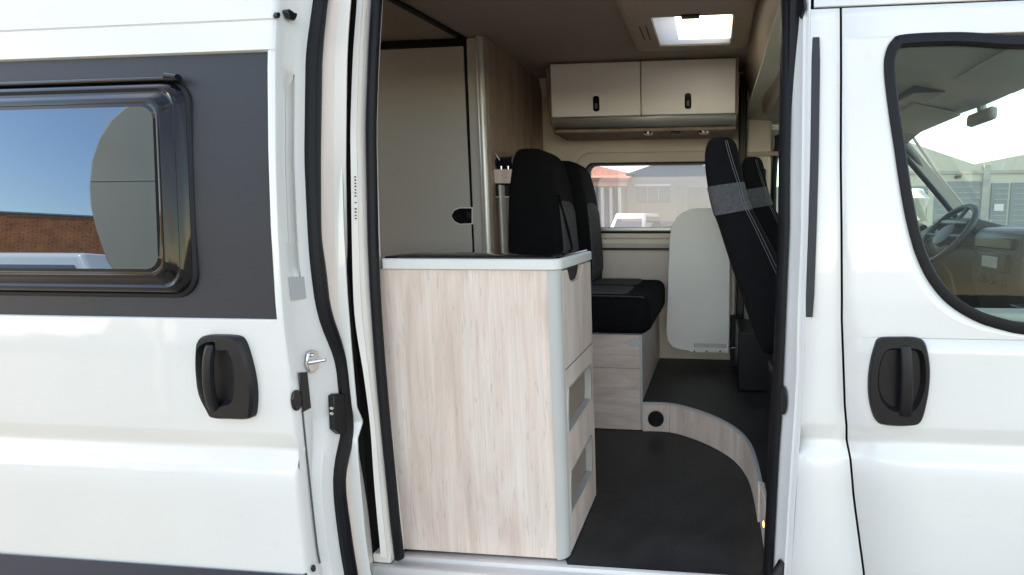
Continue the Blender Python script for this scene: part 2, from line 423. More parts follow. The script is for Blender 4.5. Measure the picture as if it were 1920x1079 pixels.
def offset_loop(lp, d):
    n = len(lp); res = []
    area = sum(lp[i].x * lp[(i + 1) % n].y - lp[(i + 1) % n].x * lp[i].y for i in range(n))
    s = 1 if area > 0 else -1
    for i in range(n):
        t = (lp[(i + 1) % n] - lp[i - 1]).normalized(); nn = Vector((-t.y, t.x)) * s
        res.append(lp[i] + nn * d)
    return res
rows = []
for d, dy in ((-.002, .002), (.0, -.006), (.005, -.009), (.024, -.008), (.029, -.003), (.030, .014), (-.002, .014)):
    rows.append([(p.x, prof(p.y) + dy, p.y) for p in offset_loop(outl, d)])
G().grid(rows, close_u=True, close_v=True).out('window_frame', 'rubber', fdoor, smooth=True)
inn = offset_loop(outl, .027)
pk_ = (prof(zmax) - prof(zmin)) / (zmax - zmin)
G().add([(p.x, prof(zmin) + .010 + (p.y - zmin) * pk_, p.y) for p in inn], [tuple(range(len(inn)))]).out('window_pane', 'cab_glass', fdoor)
# inner door card and window ledge
box('door_card', 'dash_grey', fdoor, .42, 1.5, .035, .09, .0, .83, .015)
box('door_ledge', 'cab_trim', fdoor, .50, 1.5, .030, .125, .83, .862, .012)

def handle(parent, outline, pocket, bar, dy):
    """black moulded handle: plate with pocket and vertical grab bar; all in pixels on the skin"""
    def loop(px, d): return [onbody(u, v, dy + d) for u, v in px]
    o = [Vector((p.x, p.z)) for p in loop(outline, 0)]; q = [Vector((p.x, p.z)) for p in loop(pocket, 0)]
    o = [Vector((p.x, p.y)) for p in smoothpath([(p.x, p.y, 0) for p in o], 4, True)]
    q = [Vector((p.x, p.y)) for p in smoothpath([(p.x, p.y, 0) for p in q], 4, True)]
    def P(p, d): return (p.x, prof(p.y) + dy + d, p.y)
    pl = empty('handle', parent=parent)
    h = G()
    h.grid([[P(p, .002) for p in o], [P(p, -.014) for p in o], [P(p, -.021) for p in offset_loop(o, .005)]], close_u=True)
    loops = [[Vector((p.x, p.y, 0)) for p in offset_loop(o, .005)], [Vector((p.x, p.y, 0)) for p in q]]
    tri = tessellate_polygon(loops); fl = [p for l_ in loops for p in l_]
    h.add([P(Vector((p.x, p.y)), -.021) for p in fl], [tuple(t) for t in tri])
    h.grid([[P(p, -.021) for p in q], [P(p, -.017) for p in offset_loop(q, .003)], [P(p, -.0055) for p in offset_loop(q, .009)]], close_u=True)
    h.add([P(p, -.0055) for p in offset_loop(q, .009)], [tuple(range(len(q)))])
    bp = [onbody(u, v, dy) for u, v in bar]
    rr = []
    n = 12
    z1, z0 = bp[0].z, bp[2].z; xa0, xa1, xb0, xb1 = bp[0].x, bp[1].x, bp[3].x, bp[2].x
    for i in range(n + 1):
        t = i / n; z = z1 + (z0 - z1) * t; a = xa0 + (xb0 - xa0) * t; b = xa1 + (xb1 - xa1) * t
        lift = .021 + .014 * math.sin(math.pi * min(1, max(0, t))) ** .6
        y = prof(z) + dy
        rr.append([(a, y - lift + .012, z), (a + (b - a) * .12, y - lift - .001, z), (a + (b - a) * .5, y - lift - .004, z), (a + (b - a) * .88, y - lift - .001, z), (b, y - lift + .012, z)])
    hb = G().loft(rr)
    C.objects.unlink(pl); bpy.data.objects.remove(pl)
    hp = h.out('handle', 'black_plastic', parent, smooth=True)
    hp.modifiers.new('b', 'BEVEL').width = .0015
    hb.out('handle_grip', 'black_plastic', parent, smooth=True, bevel=.003)
handle(fdoor, [(1648, 633), (1682, 631), (1716, 632), (1731, 642), (1739, 680), (1739, 715), (1733, 755), (1722, 788), (1700, 795), (1660, 794), (1640, 786), (1629, 755), (1626, 720), (1629, 685), (1638, 648)],
       [(1655, 655), (1690, 650), (1722, 655), (1730, 690), (1727, 730), (1712, 762), (1690, 768), (1664, 764), (1645, 740), (1641, 700)],
       [(1681, 644), (1705, 644), (1706, 776), (1678, 776)], -.001)
# dark strip on the pillar
zs = sorted([onbody(1529, 72).z, onbody(1516, 594).z]); tl = polyx([(1521, 72), (1518, 300), (1508.5, 594)]); tr = polyx([(1537, 72), (1534, 300), (1524, 594)])
rows = []
for i in range(13):
    z = zs[0] + (zs[1] - zs[0]) * i / 12; c = .5 * (lerp(tl, z) + lerp(tr, z)); hw = .5 * (lerp(tr, z) - lerp(tl, z)) * (.8 if i in (0, 12) else 1)
    rows.append([(c - hw, prof(z) - .0045, z), (c - hw, prof(z) - .009, z), (c + hw, prof(z) - .009, z), (c + hw, prof(z) - .0045, z)])
G().loft(rows).out('trim_strip', 'anthracite', van, bevel=.0015)
# roof: side band above the doors, curving over to the far side
rows = []
zz = [ZTOP + .006, ZTOP + .008, ZTOP + .012, 1.72, 1.80, 1.86, 1.92, 1.97, 2.02, 2.055, 2.09, 2.11, 2.13, 2.142, 2.15]
half = [(prof(z), z) for z in zz] + [(.6, 2.155), (.8, 2.157)]
far = [(2.0 - y, z) for y, z in half[::-1]]
HX0, HX1, HY0, HY1 = -.30, .085, .86, 1.235       # roof light opening
xs = [-3.2, -2.2, -1.17, HX0, HX1, .262, .6, 1.0]
prof_r = [p for p in half if p[0] < HY0] + [(HY0, 2.157), (HY1, 2.157)] + [p for p in far if p[0] > HY1]
gr = G()
for xa, xb_ in zip(xs, xs[1:]):
    for (ya, za), (yb_, zb_) in zip(prof_r, prof_r[1:]):
        if xa == HX0 and ya == HY0: continue
        if -1.18 < xa < .26 and zb_ <= 1.861 and ya < 1: continue          # door aperture
        gr.add([(xa, ya, za), (xb_, ya, za), (xb_, yb_, zb_), (xa, yb_, zb_)], [(0, 1, 2, 3)])
# cab cap falling to the windscreen header
def capz(z, t): return ZTOP + .006 + (z - ZTOP - .006) * (1 - t) if z > ZTOP + .006 else z
last = [(1.0, y, z) for y, z in prof_r]
gr.grid([last, [(1.12, y, 1.66 + (z - 1.66) * .62) for y, z in prof_r], [(1.20, y, 1.66 + (z - 1.66) * .12) for y, z in prof_r]])
gr.out('roof', 'paint', van, smooth=True, solid=.008, off=0)
# rear side panel behind the open door, far side, tail
skin('rear_side_panel', 'paint', van, -3.2, -1.10, -.30, ZTOP + .006, nx=4)
zz2 = sorted(set([z for z, _ in PROF if z < 1.7] + [1.66]))
FWX0, FWX1, FWZ0, FWZ1 = -.875, .16, 1.045, 1.505
def far_rows(xa, xb_, z0, z1):
    zs = sorted(set([z0, z1] + [z for z in zz2 if z0 < z < z1])); return [[(xa, 2.0 - prof(z), z), (xb_, 2.0 - prof(z), z)] for z in zs]
gf = G().grid(far_rows(-3.2, FWX0, -.3, 1.66)).grid(far_rows(FWX0, FWX1, -.3, FWZ0)).grid(far_rows(FWX0, FWX1, FWZ1, 1.66)).grid(far_rows(FWX1, .40, -.3, 1.66))
gf.grid(far_rows(.40, 1.75, -.3, .98)).grid(far_rows(.40, 1.20, 1.63, 1.66))
gf.out('far_side_panel', 'paint', van, smooth=True, solid=.008)
box('tail_panel', 'paint', van, -3.24, -3.19, .03, 1.97, -.3, 1.7, .01)
box('underbody', 'rubber', van, -3.15, 1.7, .12, 1.88, -.26, -.07, .01)
# wheels
for x, y in ((-2.45, .12), (-2.45, 1.88), (1.45, .12), (1.45, 1.88)):
    w = G(); rr = []
    for yy, r in ((-.10, .24), (-.10, .32), (-.07, .345), (.07, .345), (.10, .32), (.10, .24)):
        rr.append([(x + r * math.cos(a * math.pi / 14), y + yy, GZ + .345 + r * math.sin(a * math.pi / 14)) for a in range(28)])
    wt = w.loft(rr).out('wheel', 'tyre', van, smooth=True)
# bonnet / nose
nose = [(1.72, 1.0), (2.15, .78), (2.42, .62), (2.52, .35), (2.55, -.05), (2.5, -.3), (1.70, -.3)]
G().prism([(x, z) for x, z in nose], 1, .08, 1.92).out('bonnet', 'paint', van, bevel=.05, seg=4)

# ---- cab
hd = ZTOP - .03
wsT, wsB = (1.215, hd + .005), (1.725, 1.0)
wp = G().add([(wsT[0], .19, wsT[1]), (wsT[0], 1.81, wsT[1]), (wsB[0], 1.9, wsB[1]), (wsB[0], .10, wsB[1])], [(0, 1, 2, 3)]).out('windscreen', 'screen_glass', van)
for sgn in (0, 1):
    yf = lambda y: 2.0 - y if sgn else y
    G().tube([(1.12, yf(.13), hd + .01), (1.30, yf(.105), 1.46), (1.52, yf(.08), 1.22), (1.76, yf(.06), .96)], [.026, .022, .022, .028], 10).out('windscreen_pillar', 'dash_grey', van, smooth=True)
    G().tube([(1.24, yf(.09), hd + .01), (1.42, yf(.07), 1.42), (1.80, yf(.05), .98)], [.009, .009, .010], 10).out('windscreen_pillar', 'cab_trim', van, smooth=True)
# cab headliner: sloped ceiling panel from overhead lip to windscreen header, with recessed visor shapes
rows = []
for x, z in ((.20, 1.80), (.45, 1.775), (.8, 1.725), (1.02, 1.68), (1.21, hd - .005), (1.225, hd + .02)):
    rows.append([(x, y, z - .05 * (abs(y - 1.0) / .88) ** 4 + .01 * math.sin(y * 5)) for y in [.1 + 1.8 * i / 16 for i in range(17)]])
hl = G().grid(rows).out('cab_headliner', 'cab_liner', van, smooth=True, solid=.012)
for y0, y1 in ((.30, .78), (1.18, 1.70)):
    G().grid([[(.96, y0, 1.676), (.96, y1, 1.676)], [(1.19, y0, 1.622), (1.19, y1, 1.622)]]).out('sun_visor', 'cab_liner', hl, bevel=.005, solid=.014)
box('map_light', 'dash_grey', hl, .86, 1.0, .92, 1.10, 1.665, 1.705, .008)
box('rear_view_mirror', 'cab_trim', van, 1.205, 1.25, .97, 1.17, 1.555, 1.615, .018)
G().tube([(1.232, 1.07, 1.60), (1.222, 1.07, 1.645)], .02).out('mirror_stalk', 'cab_trim', van)
# dashboard
dashp = [(1.74, 1.04), (1.64, 1.065), (1.50, 1.085), (1.39, 1.075), (1.32, 1.03), (1.29, .95), (1.31, .87), (1.35, .80), (1.37, .40), (1.43, .16), (1.74, .16)]
dsh = G().prism(dashp, 1, .10, 1.90).out('dashboard', 'dash', van, bevel=.02, seg=3)
G().prism([(1.28, 1.08), (1.10, 1.075), (1.065, 1.04), (1.07, .84), (1.15, .60), (1.28, .60)], 1, .74, 1.12).out('centre_console', 'dash_grey', dsh, bevel=.02, seg=3)
box('display_recess', 'dash_black', dsh, 1.05, 1.075, .79, 1.07, .985, 1.035, .006)
box('radio', 'dash_black', dsh, 1.048, 1.08, .82, 1.04, .885, .965, .004)
box('radio_screen', 'light_grey_label', dsh, 1.044, 1.05, .875, .99, .90, .95, .002)
for k in range(3):
    y = .86 + k * .075
    G().tube([(1.055, y, .84), (1.09, y, .84)], .022, 14).out('dial', 'dash_black', dsh, bevel=.003)
for y in (.20, .62, 1.22, 1.74):
    for k in range(4): box('vent_slat', 'dash_black', dsh, 1.095, 1.112, y - .055, y + .055, .965 + k * .017, .973 + k * .017, .002)
box('glove_box', 'dash_black', dsh, 1.09, 1.16, .22, .70, .78, .90, .01)
box('lower_shelf', 'dash_grey', dsh, 1.02, 1.16, .14, .72, .755, .772, .008)
# instrument hood, steering wheel
G().prism([(1.36, 1.06), (1.12, 1.125), (1.08, 1.10), (1.16, 1.0), (1.36, 1.0)], 1, 1.22, 1.62).out('instrument_hood', 'dash_black', dsh, bevel=.02, seg=3)
for c_ in dsh.children: c_.data.transform(Matrix.Translation((.19, 0, 0)))
swc = Vector((1.235, 1.36, 1.03)); ax_ = Vector((-.80, 0, .60)).normalized(); u_ = Vector((0, 1, 0)); v_ = ax_.cross(u_)
rim = G().tube([swc + (u_ * math.cos(a * math.pi / 20) + v_ * math.sin(a * math.pi / 20)) * .19 for a in range(40)], .016, 10, True, upv=ax_)
sw = rim.out('steering_wheel', 'dash', van, smooth=True)
hub = [swc - ax_ * .02 + (u_ * math.cos(a * math.pi / 10) * .075 + v_ * math.sin(a * math.pi / 10) * .065) for a in range(20)]
G().loft([hub, [p + ax_ * .03 for p in hub], [swc + (p - swc) * .7 + ax_ * .03 for p in hub]]).out('hub', 'dash', sw, smooth=True)
for a in (0, 180, 270):
    d = u_ * math.cos(R(a)) + v_ * math.sin(R(a)); G().tube([swc + d * .05 - ax_ * .005, swc + d * .185], .017, 8, flat=.6).out('spoke', 'dash', sw, smooth=True)
G().tube([swc - ax_ * .02, swc - ax_ * .22], .035, 10).out('column', 'dash_black', sw)
# driver's side inner trim: door card, window surround, pane
holed('driver_door_card', 'cab_trim', van, [(.185, .16), (1.74, .16), (1.74, 1.0), (1.17, 1.66), (.185, 1.70)],
      [[(p[0], p[1]) for p in (smoothpath([(.40, 1.05, 0), (.385, 1.3, 0), (.40, 1.60, 0), (.46, 1.645, 0), (1.06, 1.62, 0), (1.12, 1.59, 0), (1.55, 1.10, 0), (1.56, 1.02, 0), (1.45, .985, 0), (.48, .985, 0)], 4, True))]], 1, 1.875, .03, 0)
lp = smoothpath([(.40, 1.86, 1.05), (.385, 1.86, 1.3), (.40, 1.86, 1.60), (.46, 1.86, 1.645), (1.06, 1.86, 1.62), (1.12, 1.86, 1.59), (1.55, 1.86, 1.10), (1.56, 1.86, 1.02), (1.45, 1.86, .985), (.48, 1.86, .985)], 4, True)
G().tube(lp, .017, 8, True, upv=(0, 1, 0)).out('driver_window_seal', 'rubber', van, smooth=True)
G().add([(p.x, 1.93, p.z) for p in lp], [tuple(range(len(lp)))]).out('driver_window', 'cab_glass', van)
# exterior mirror on the driver's side
G().tube([(1.38, 2.12, 1.02), (1.38, 2.14, 1.10), (1.39, 2.14, 1.26), (1.39, 2.13, 1.32)], [.05, .09, .09, .04], 12).out('door_mirror', 'car_white', van, smooth=True)
G().tube([(1.38, 1.97, 1.05), (1.38, 2.10, 1.07)], .03, 8).out('mirror_arm', 'rubber', van, smooth=True)

# ---- interior shell
LF = G().add([(-3.1, .12, 0), (-.50, .12, 0), (-.465, .062, 0), (.24, .062, 0), (.24, 1.12, 0), (-3.1, 1.12, 0)], [(0, 1, 2, 3, 4, 5)]).out('lower_floor', 'vinyl_floor', van, solid=.02, off=-1)
stepb = [PZ(0, u, v) for u, v in ((1206, 809), (1257, 809), (1300.6, 820.5), (1347, 839), (1384, 862), (1407, 890), (1418.5, 917.6), (1424.5, 945))]
SZ = .157
curve = smoothpath([(-.372, 1.062, 0), (-.228, 1.060, 0), (-.10, .998, 0), (.027, .893, 0), (.115, .775, 0), (.160, .645, 0), (.176, .51, 0), (.180, .34, 0)], 6)
outer = [(p.x, p.y) for p in curve] + [(.180, .14), (.45, .10), (1.30, .10), (1.30, 1.89), (-1.25, 1.89), (-1.25, 1.10), (-.372, 1.10)]
G().prism(outer, 2, .012, SZ).out('raised_floor', 'vinyl_floor', van)
# wooden step riser, bent along the curve, with an edging strip
cb = [Vector((p.x, p.y, 0)) for p in curve]
def offs(path, d):
    res = []
    for i, p in enumerate(path):
        t = (path[min(i + 1, len(path) - 1)] - path[max(i - 1, 0)]).normalized(); res.append(p + Vector((t.y, -t.x, 0)) * d)
    return res
o1, o2 = offs(cb, .003), offs(cb, .012)
ks = [0, 6, len(cb) - 1]
for a, b in zip(ks, ks[1:]):
    rows = [[(p.x, p.y, .002), (q.x, q.y, .002), (q.x, q.y, SZ - .008), (p.x, p.y, SZ - .008)] for p, q in list(zip(o1, o2))[a:b + 1]]
    if a: rows[0] = [(p[0] + .0015, p[1], p[2]) for p in rows[0]]
    G().loft(rows).out('step_riser', 'oak', van, bevel=.0015)
o3 = offs(cb, -.004); o4 = offs(cb, .014)
rows = [[(p.x, p.y, SZ - .007), (q.x, q.y, SZ - .007), (q.x, q.y, SZ + .003), (p.x, p.y, SZ + .003)] for p, q in zip(o3, o4)]
G().loft(rows).out('step_edging', 'corner_strip', van, bevel=.002)
vc = PY(1.047, 1230, 785)
ci = [(vc.x + .042 * math.cos(a * math.pi / 16), vc.z + .042 * math.sin(a * math.pi / 16)) for a in range(32)]; ci2 = [(vc.x + .034 * math.cos(a * math.pi / 16), vc.z + .034 * math.sin(a * math.pi / 16)) for a in range(32)]
ve = G().ring(ci, ci2, 1, 1.034, 1.049).out('heater_outlet', 'black_plastic', van, bevel=.002)
G().prism(ci2, 1, 1.043, 1.049).out('outlet_mesh', 'rubber', ve)
for k in range(-2, 3):
    hw = math.sqrt(.034 ** 2 - (k * .012) ** 2); box('outlet_slat', 'black_plastic', ve, vc.x - hw, vc.x + hw, 1.037, 1.043, vc.z + k * .012 - .002, vc.z + k * .012 + .002, .001)
# end post of the step beside the door pillar, with a small warm step light
pa, pb = PX(.19, 1427, 935), PX(.19, 1433, 1035)
box('step_end_panel', 'oak', van, .176, .190, .16, .335, .003, .165, .003)
sl = box('step_light', 'warm_led', van, .1745, .1755, .205, .22, .075, .09, 0)
box('step_light_bezel', 'alu', van, .1752, .178, .198, .227, .068, .097, .001)
# ceiling with the roof light shaft
CZ = 2.035
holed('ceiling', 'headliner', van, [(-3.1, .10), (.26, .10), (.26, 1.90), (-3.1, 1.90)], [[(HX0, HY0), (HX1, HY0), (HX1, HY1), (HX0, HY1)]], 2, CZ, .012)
rl = empty('roof_light', parent=van)
gs = G()
for a, b in (((HX0, HY0), (HX1, HY0)), ((HX1, HY0), (HX1, HY1)), ((HX1, HY1), (HX0, HY1)), ((HX0, HY1), (HX0, HY0))):
    gs.add([(*a, CZ + .0), (*b, CZ + .0), (*b, 2.165), (*a, 2.165)], [(0, 1, 2, 3)])
gs.out('shaft', 'locker_white', rl, solid=.006, off=0)
oo = rrect(HX0 - .115, HX1 + .075, HY0 - .20, HY1 + .075, .03); ii = rrect(HX0 + .012, HX1 - .012, HY0 + .012, HY1 - .012, .012)
oo2 = rrect(HX0 - .085, HX1 + .05, HY0 - .17, HY1 + .05, .03)
fr = G(); n_ = len(oo)
fr.grid([[(p[0], p[1], CZ - .001) for p in oo], [(p[0], p[1], CZ - .022) for p in oo], [(p[0], p[1], CZ - .036) for p in oo2], [(p[0], p[1], CZ - .036) for p in ii], [(p[0], p[1], CZ + .03) for p in ii]], close_u=True)
fr.out('frame', 'beige_plastic', rl, smooth=True)
box('latch', 'dark_wood_trim', rl, (HX0 + HX1) / 2 - .045, (HX0 + HX1) / 2 + .035, HY0 - .008, HY0 + .022, CZ - .045, CZ - .035, .003)
for k in range(2): box('switch', 'dark_wood_trim', rl, HX0 - .055 + k * .03, HX0 - .049 + k * .03, HY0 + .10, HY0 + .26, CZ - .0385, CZ - .0355, .001)
box('blind_cassette', 'beige_plastic', rl, HX0 - .09, HX1 + .06, HY0 - .19, HY0 - .05, CZ - .052, CZ - .034, .008)
G().grid([[(HX0 + .004, HY0 + .004, 2.162), (HX1 - .004, HY0 + .004, 2.162)], [(HX0 + .004, HY1 - .004, 2.162), (HX1 - .004, HY1 - .004, 2.162)]]).out('dome', 'screen_glass', rl)
G().grid([[(HX0 + .016, HY0 + .016, CZ - .029), (HX1 - .016, HY0 + .016, CZ - .029)], [(HX0 + .016, HY1 - .016, CZ - .029), (HX1 - .016, HY1 - .016, CZ - .029)]]).out('pleated_blind', 'opal', rl)
# near-side header above the opening and side walls inside
box('door_header', 'headliner', van, -1.15, .26, .125, .16, 1.86, CZ, .005)
# far wall with window opening
WY = 1.865
wo = rrect(FWX0 + .01, FWX1 - .01, FWZ0 + .012, FWZ1 - .012, .05)
holed('far_wall', 'wall_fabric', van, [(-3.1, .0), (.185, .0), (.185, CZ), (-3.1, CZ)], [wo], 1, WY, .02)
fwin = empty('far_window', parent=van)
def wr(d, r): return rrect(FWX0 + .01 - d, FWX1 - .01 + d, FWZ0 + .012 - d, FWZ1 - .012 + d, r)
fwr = [(.115, .0), (.113, -.012), (.098, -.016), (.082, -.008), (.072, -.006), (.062, -.018), (.046, -.020), (.030, -.012), (.018, -.006), (.004, -.004)]
G().grid([[(p[0], WY + y, p[1]) for p in wr(d, .05 + d * .8)] for d, y in fwr], close_u=True).out('surround', 'wall_fabric', fwin, smooth=True)
G().ring(wr(.003, .052), wr(-.008, .044), 1, WY - .008, WY + .10).out('seal', 'rubber', fwin, bevel=.002)
G().add([(p[0], WY + .06, p[1]) for p in wr(-.004, .046)], [tuple(range(len(wo)))]).out('pane', 'camper_glass', fwin)
box('lower_rail', 'alu', fwin, FWX0 + .03, FWX1 - .03, WY - .022, WY - .009, FWZ0 - .004, FWZ0 + .022, .004)
box('blind_slot', 'rubber', fwin, FWX0 + .03, FWX1 - .03, WY - .020, WY - .006, FWZ0 - .020, FWZ0 - .006, .002)
box('wall_batten', 'dark_wood_trim', van, FWX0, .17, WY - .012, WY - .001, FWZ0 - .135, FWZ0 - .118, .002)
box('far_pillar_trim', 'dark_wood_trim', van, .150, .20, WY - .05, WY + .03, .157, CZ, .01)
box('far_pillar_lining', 'wall_fabric', van, .205, .36, WY - .03, WY + .005, .9, 1.76, .02)
box('wall_rail', 'beige_plastic', van, .205, .40, WY - .045, WY - .032, 1.52, 1.548, .004)
# overhead lip where the raised living roof meets the cab
ol = G().prism([(.17, CZ), (.26, CZ), (.33, 1.80), (.335, 1.765), (.30, 1.76), (.255, 1.80)], 1, .12, 1.88).out('cab_overhead_lip', 'beige_plastic', van, bevel=.01, seg=3)
# dark ceiling track over the corridor
p0, p1 = PZ(CZ - .012, 700, -18), PZ(CZ - .012, 873, 77)
td = Vector((p1.x - p0.x, p1.y - p0.y, 0)).normalized(); tn = Vector((-td.y, td.x, 0)) * .016
G().prism([(p0 + tn - td * .3).xy[:], (p0 - tn - td * .3).xy[:], (p1 - tn).xy[:], (p1 + tn).xy[:]], 2, CZ - .014, CZ - .001).out('ceiling_track', 'rubber', van, bevel=.002)

# ---- door aperture: rear flange + seal, front flange + seal
flr = [(0, 672, 697, 712), (100, 664, 691, 706), (240, 659, 686, 701), (450, 662, 692, 703), (540, 664, 696, 706), (600, 667, 701, 709), (650, 675, 704, 713), (700, 684, 708, 717), (800, 697, 718, 725), (900, 703, 728, 735), (1000, 712, 738, 744), (1046, 717, 746, 750)]
flr = [(-60, 676, 700, 716)] + flr
flr0 = flr
def fcol(k, y):
    t = [(r[0], r[k]) for r in flr0]
    return sum(lerp(t, y + d) for d in (-30, -18, -6, 6, 18, 30)) / 6
flr = [(y, fcol(1, y), fcol(2, y), fcol(3, y)) for y in list(range(-60, 1046, 25)) + [1046]]
rows = []; sp = []
for y, a, b, c in flr:
    A, B, S = onsmooth(a, y, .018), onsmooth(b, y, .052), onsmooth((b + c) / 2 + 2, y, .050)
    m1, m2 = A.lerp(B, .42), A.lerp(B, .72)
    rows.append([(A.x - .010, A.y + .02, A.z), (A.x - .004, A.y, A.z), (A.x, A.y + .003, A.z), (m1.x - .001, m1.y - .004, m1.z), (m1.x - .006, m1.y + .004, m1.z), (m2.x - .006, m2.y + .004, m2.z), (m2.x + .002, m2.y - .004, m2.z), (B.x, B.y, B.z), (B.x - .002, B.y + .05, B.z)]); sp.append(S)
ap = G().grid(rows).out('rear_door_flange', 'cream_metal', van, smooth=True)
G().tube(smoothpath(sp, 4), .0145, 10, upv=(0, 1, 0)).out('rear_door_seal', 'rubber', van, smooth=True)
random.seed(3)
mk_ = G()
for k in range(14):
    y = 332 + k * 6
    if k in (7, 9): continue
    p = onbody(664.5 + (y - 332) * .012, y, .018); w = .0015 + .0008 * random.random()
    mk_.box(p.x + .0005, p.x + .0005 + w, p.y - .0006, p.y + .004, p.z - .002, p.z + .001 + .0015 * random.random())
mk_.out('stamped_marking', 'rubber', van)
box('rear_jamb', 'rubber', van, -1.20, -1.116, .032, .16, -.05, 1.84, .002)  # its black stands in for shade in the gap behind the open door
ff = [(-60, 1468, 1487, 1521), (0, 1466, 1485, 1520), (150, 1464.6, 1484, 1518), (300, 1462, 1481, 1517), (430, 1461, 1480, 1515.5), (580, 1456, 1474, 1509), (700, 1450.7, 1469, 1508), (790, 1446, 1465, 1502), (860, 1441, 1460, 1497), (960, 1438, 1455, 1490), (1079, 1432, 1449, 1483), (1130, 1430, 1447, 1481)]
rows = []; srow = []
for y, a, b, c in ff:
    B, Cc = onsmooth(b, y, .075), onbody(c, y, .0)
    m1, m2 = B.lerp(Cc, .35), B.lerp(Cc, .68)
    rows.append([(B.x, B.y + .06, B.z), (B.x, B.y, B.z), (m1.x - .004, m1.y + .006, m1.z), (m1.x + .001, m1.y - .004, m1.z), (m2.x - .004, m2.y - .008, m2.z), (m2.x + .003, m2.y - .008, m2.z), (Cc.x - .004, Cc.y + .003, Cc.z), (Cc.x + .0005, Cc.y + .0005, Cc.z)])
    A = onsmooth(a, y, .088); D = onsmooth(b + .5, y, .073)
    srow.append([(A.x, A.y + .006, A.z), (A.x + .003, A.y - .012, A.z), (A.lerp(D, .5).x, A.lerp(D, .5).y - .014, A.z), (D.x - .003, D.y - .006, D.z), (D.x, D.y + .008, D.z), (D.x - .003, D.y + .03, D.z), (A.x, A.y + .03, A.z)])
pf = G().grid(rows).out('front_door_flange', 'paint_inner', van, smooth=True)
G().loft(srow).out('front_door_seal', 'rubber', van, smooth=True)
def blob(name, m, parent, px, fn, th, **k):
    pts = [fn(u, v) for u, v in px]; nrm = (pts[1] - pts[0]).cross(pts[2] - pts[0]).normalized()
    c = sum(pts, Vector()) / len(pts)
    if nrm.dot(CAM - c) < 0: nrm = -nrm
    n = len(pts)
    return mk(name, [p - nrm * th * .2 for p in pts] + [p + nrm * th for p in pts], [tuple(range(n)), tuple(range(n, 2 * n))] + [(i, (i + 1) % n, n + (i + 1) % n, n + i) for i in range(n)], m, parent, **k)
def ell(cx, cy, rx, ry, n=16): return [(cx + rx * math.cos(2 * math.pi * i / n), cy + ry * math.sin(2 * math.pi * i / n)) for i in range(n)]
def onfl(u, v): # point on front flange's mid plane
    return PX(.21 + .04 * ((u - 1465) / 50), u, v)
def front_fl(u, v):
    t = 0.0; best = None
    a = lerp([(r[0], r[2]) for r in ff], v); c = lerp([(r[0], r[3]) for r in ff], v)
    t = min(1, max(0, (u - a) / (c - a))); return onbody(u, v, .075 * (1 - t) - .012)
blob('lock_striker', 'black_gloss', van, ell(1470, 751, 6.5, 27), front_fl, .004, bevel=.001)
blob('flange_hole_patch', 'black_gloss', van, [(1491, -6), (1510, -6), (1512, 15), (1504, 37), (1497, 22)], front_fl, .006, bevel=.001)  # black patch painting the dark inside a hole in the flange
blob('lower_door_stop', 'black_gloss', van, [(1452, 1066), (1463, 1048), (1471, 1057), (1470, 1082), (1452, 1082)], front_fl, .006, bevel=.001)
# front jamb lining inside
box('front_jamb', 'rubber', van, .205, .30, .115, .17, .0, 1.82, .004)
# sill: stepped aluminium profile
sy = [(.125, -.004), (.068, -.003), (.062, .005), (.052, .005), (.047, -.007), (.030, -.009), (.024, -.003), (.010, -.003), (.005, -.028), (-.006, -.036), (-.006, -.10), (.0, -.29)]
G().grid([[(-1.16, y, z), (-.5, y, z), (.235, y, z)] for y, z in sy]).out('door_sill', 'cream_metal', van, smooth=True, solid=.003)
box('sill_end_cap', 'cream_metal', van, -1.115, -1.055, .03, .07, -.004, .028, .003)
box('slide_rail', 'rubber', van, -1.13, -1.00, -.03, .035, -.12, -.04, .004)
G().tube([(-1.075, -.045, -.075), (-1.075, -.01, -.075)], .014, 12).out('rail_roller', 'chrome', van, bevel=.002)

# ================================================================== sliding door (part of the van)
DY = -.19
XD = -1.131
sdz0, sdz1 = -.10, 1.80
pz_t = onbody(300, 104, DY).z; pz_b = onbody(300, 596, DY).z
def dskin(name, m, z0, z1, dy, x1=XD - .006, ret=True, nx=4, parent=None, x0=-2.42):
    zs = sorted(set([z0, z1] + [z for z in ZR if z0 < z < z1])); rows = []
    for z in zs:
        r = [(x0 + (x1 - x0) * i / nx, prof(z) + DY + dy, z) for i in range(nx + 1)]
        if ret: r += [(x1 + .004, prof(z) + DY + dy + .001, z), (x1 + .0075, prof(z) + DY + dy + .005, z), (x1 + .009, prof(z) + DY + dy + .011, z)]
        rows.append(r)
    return rows
CLZ = .142
sdo = G().grid(dskin('', '', CLZ - .012, pz_b - .004, 0))
topz = onbody(300, 47, DY).z
rows = dskin('', '', pz_t + .004, topz - .004, -.002) + dskin('', '', topz - .002, topz + .002, .004) + dskin('', '', topz + .004, sdz1, -.002)
sdo.grid(rows)
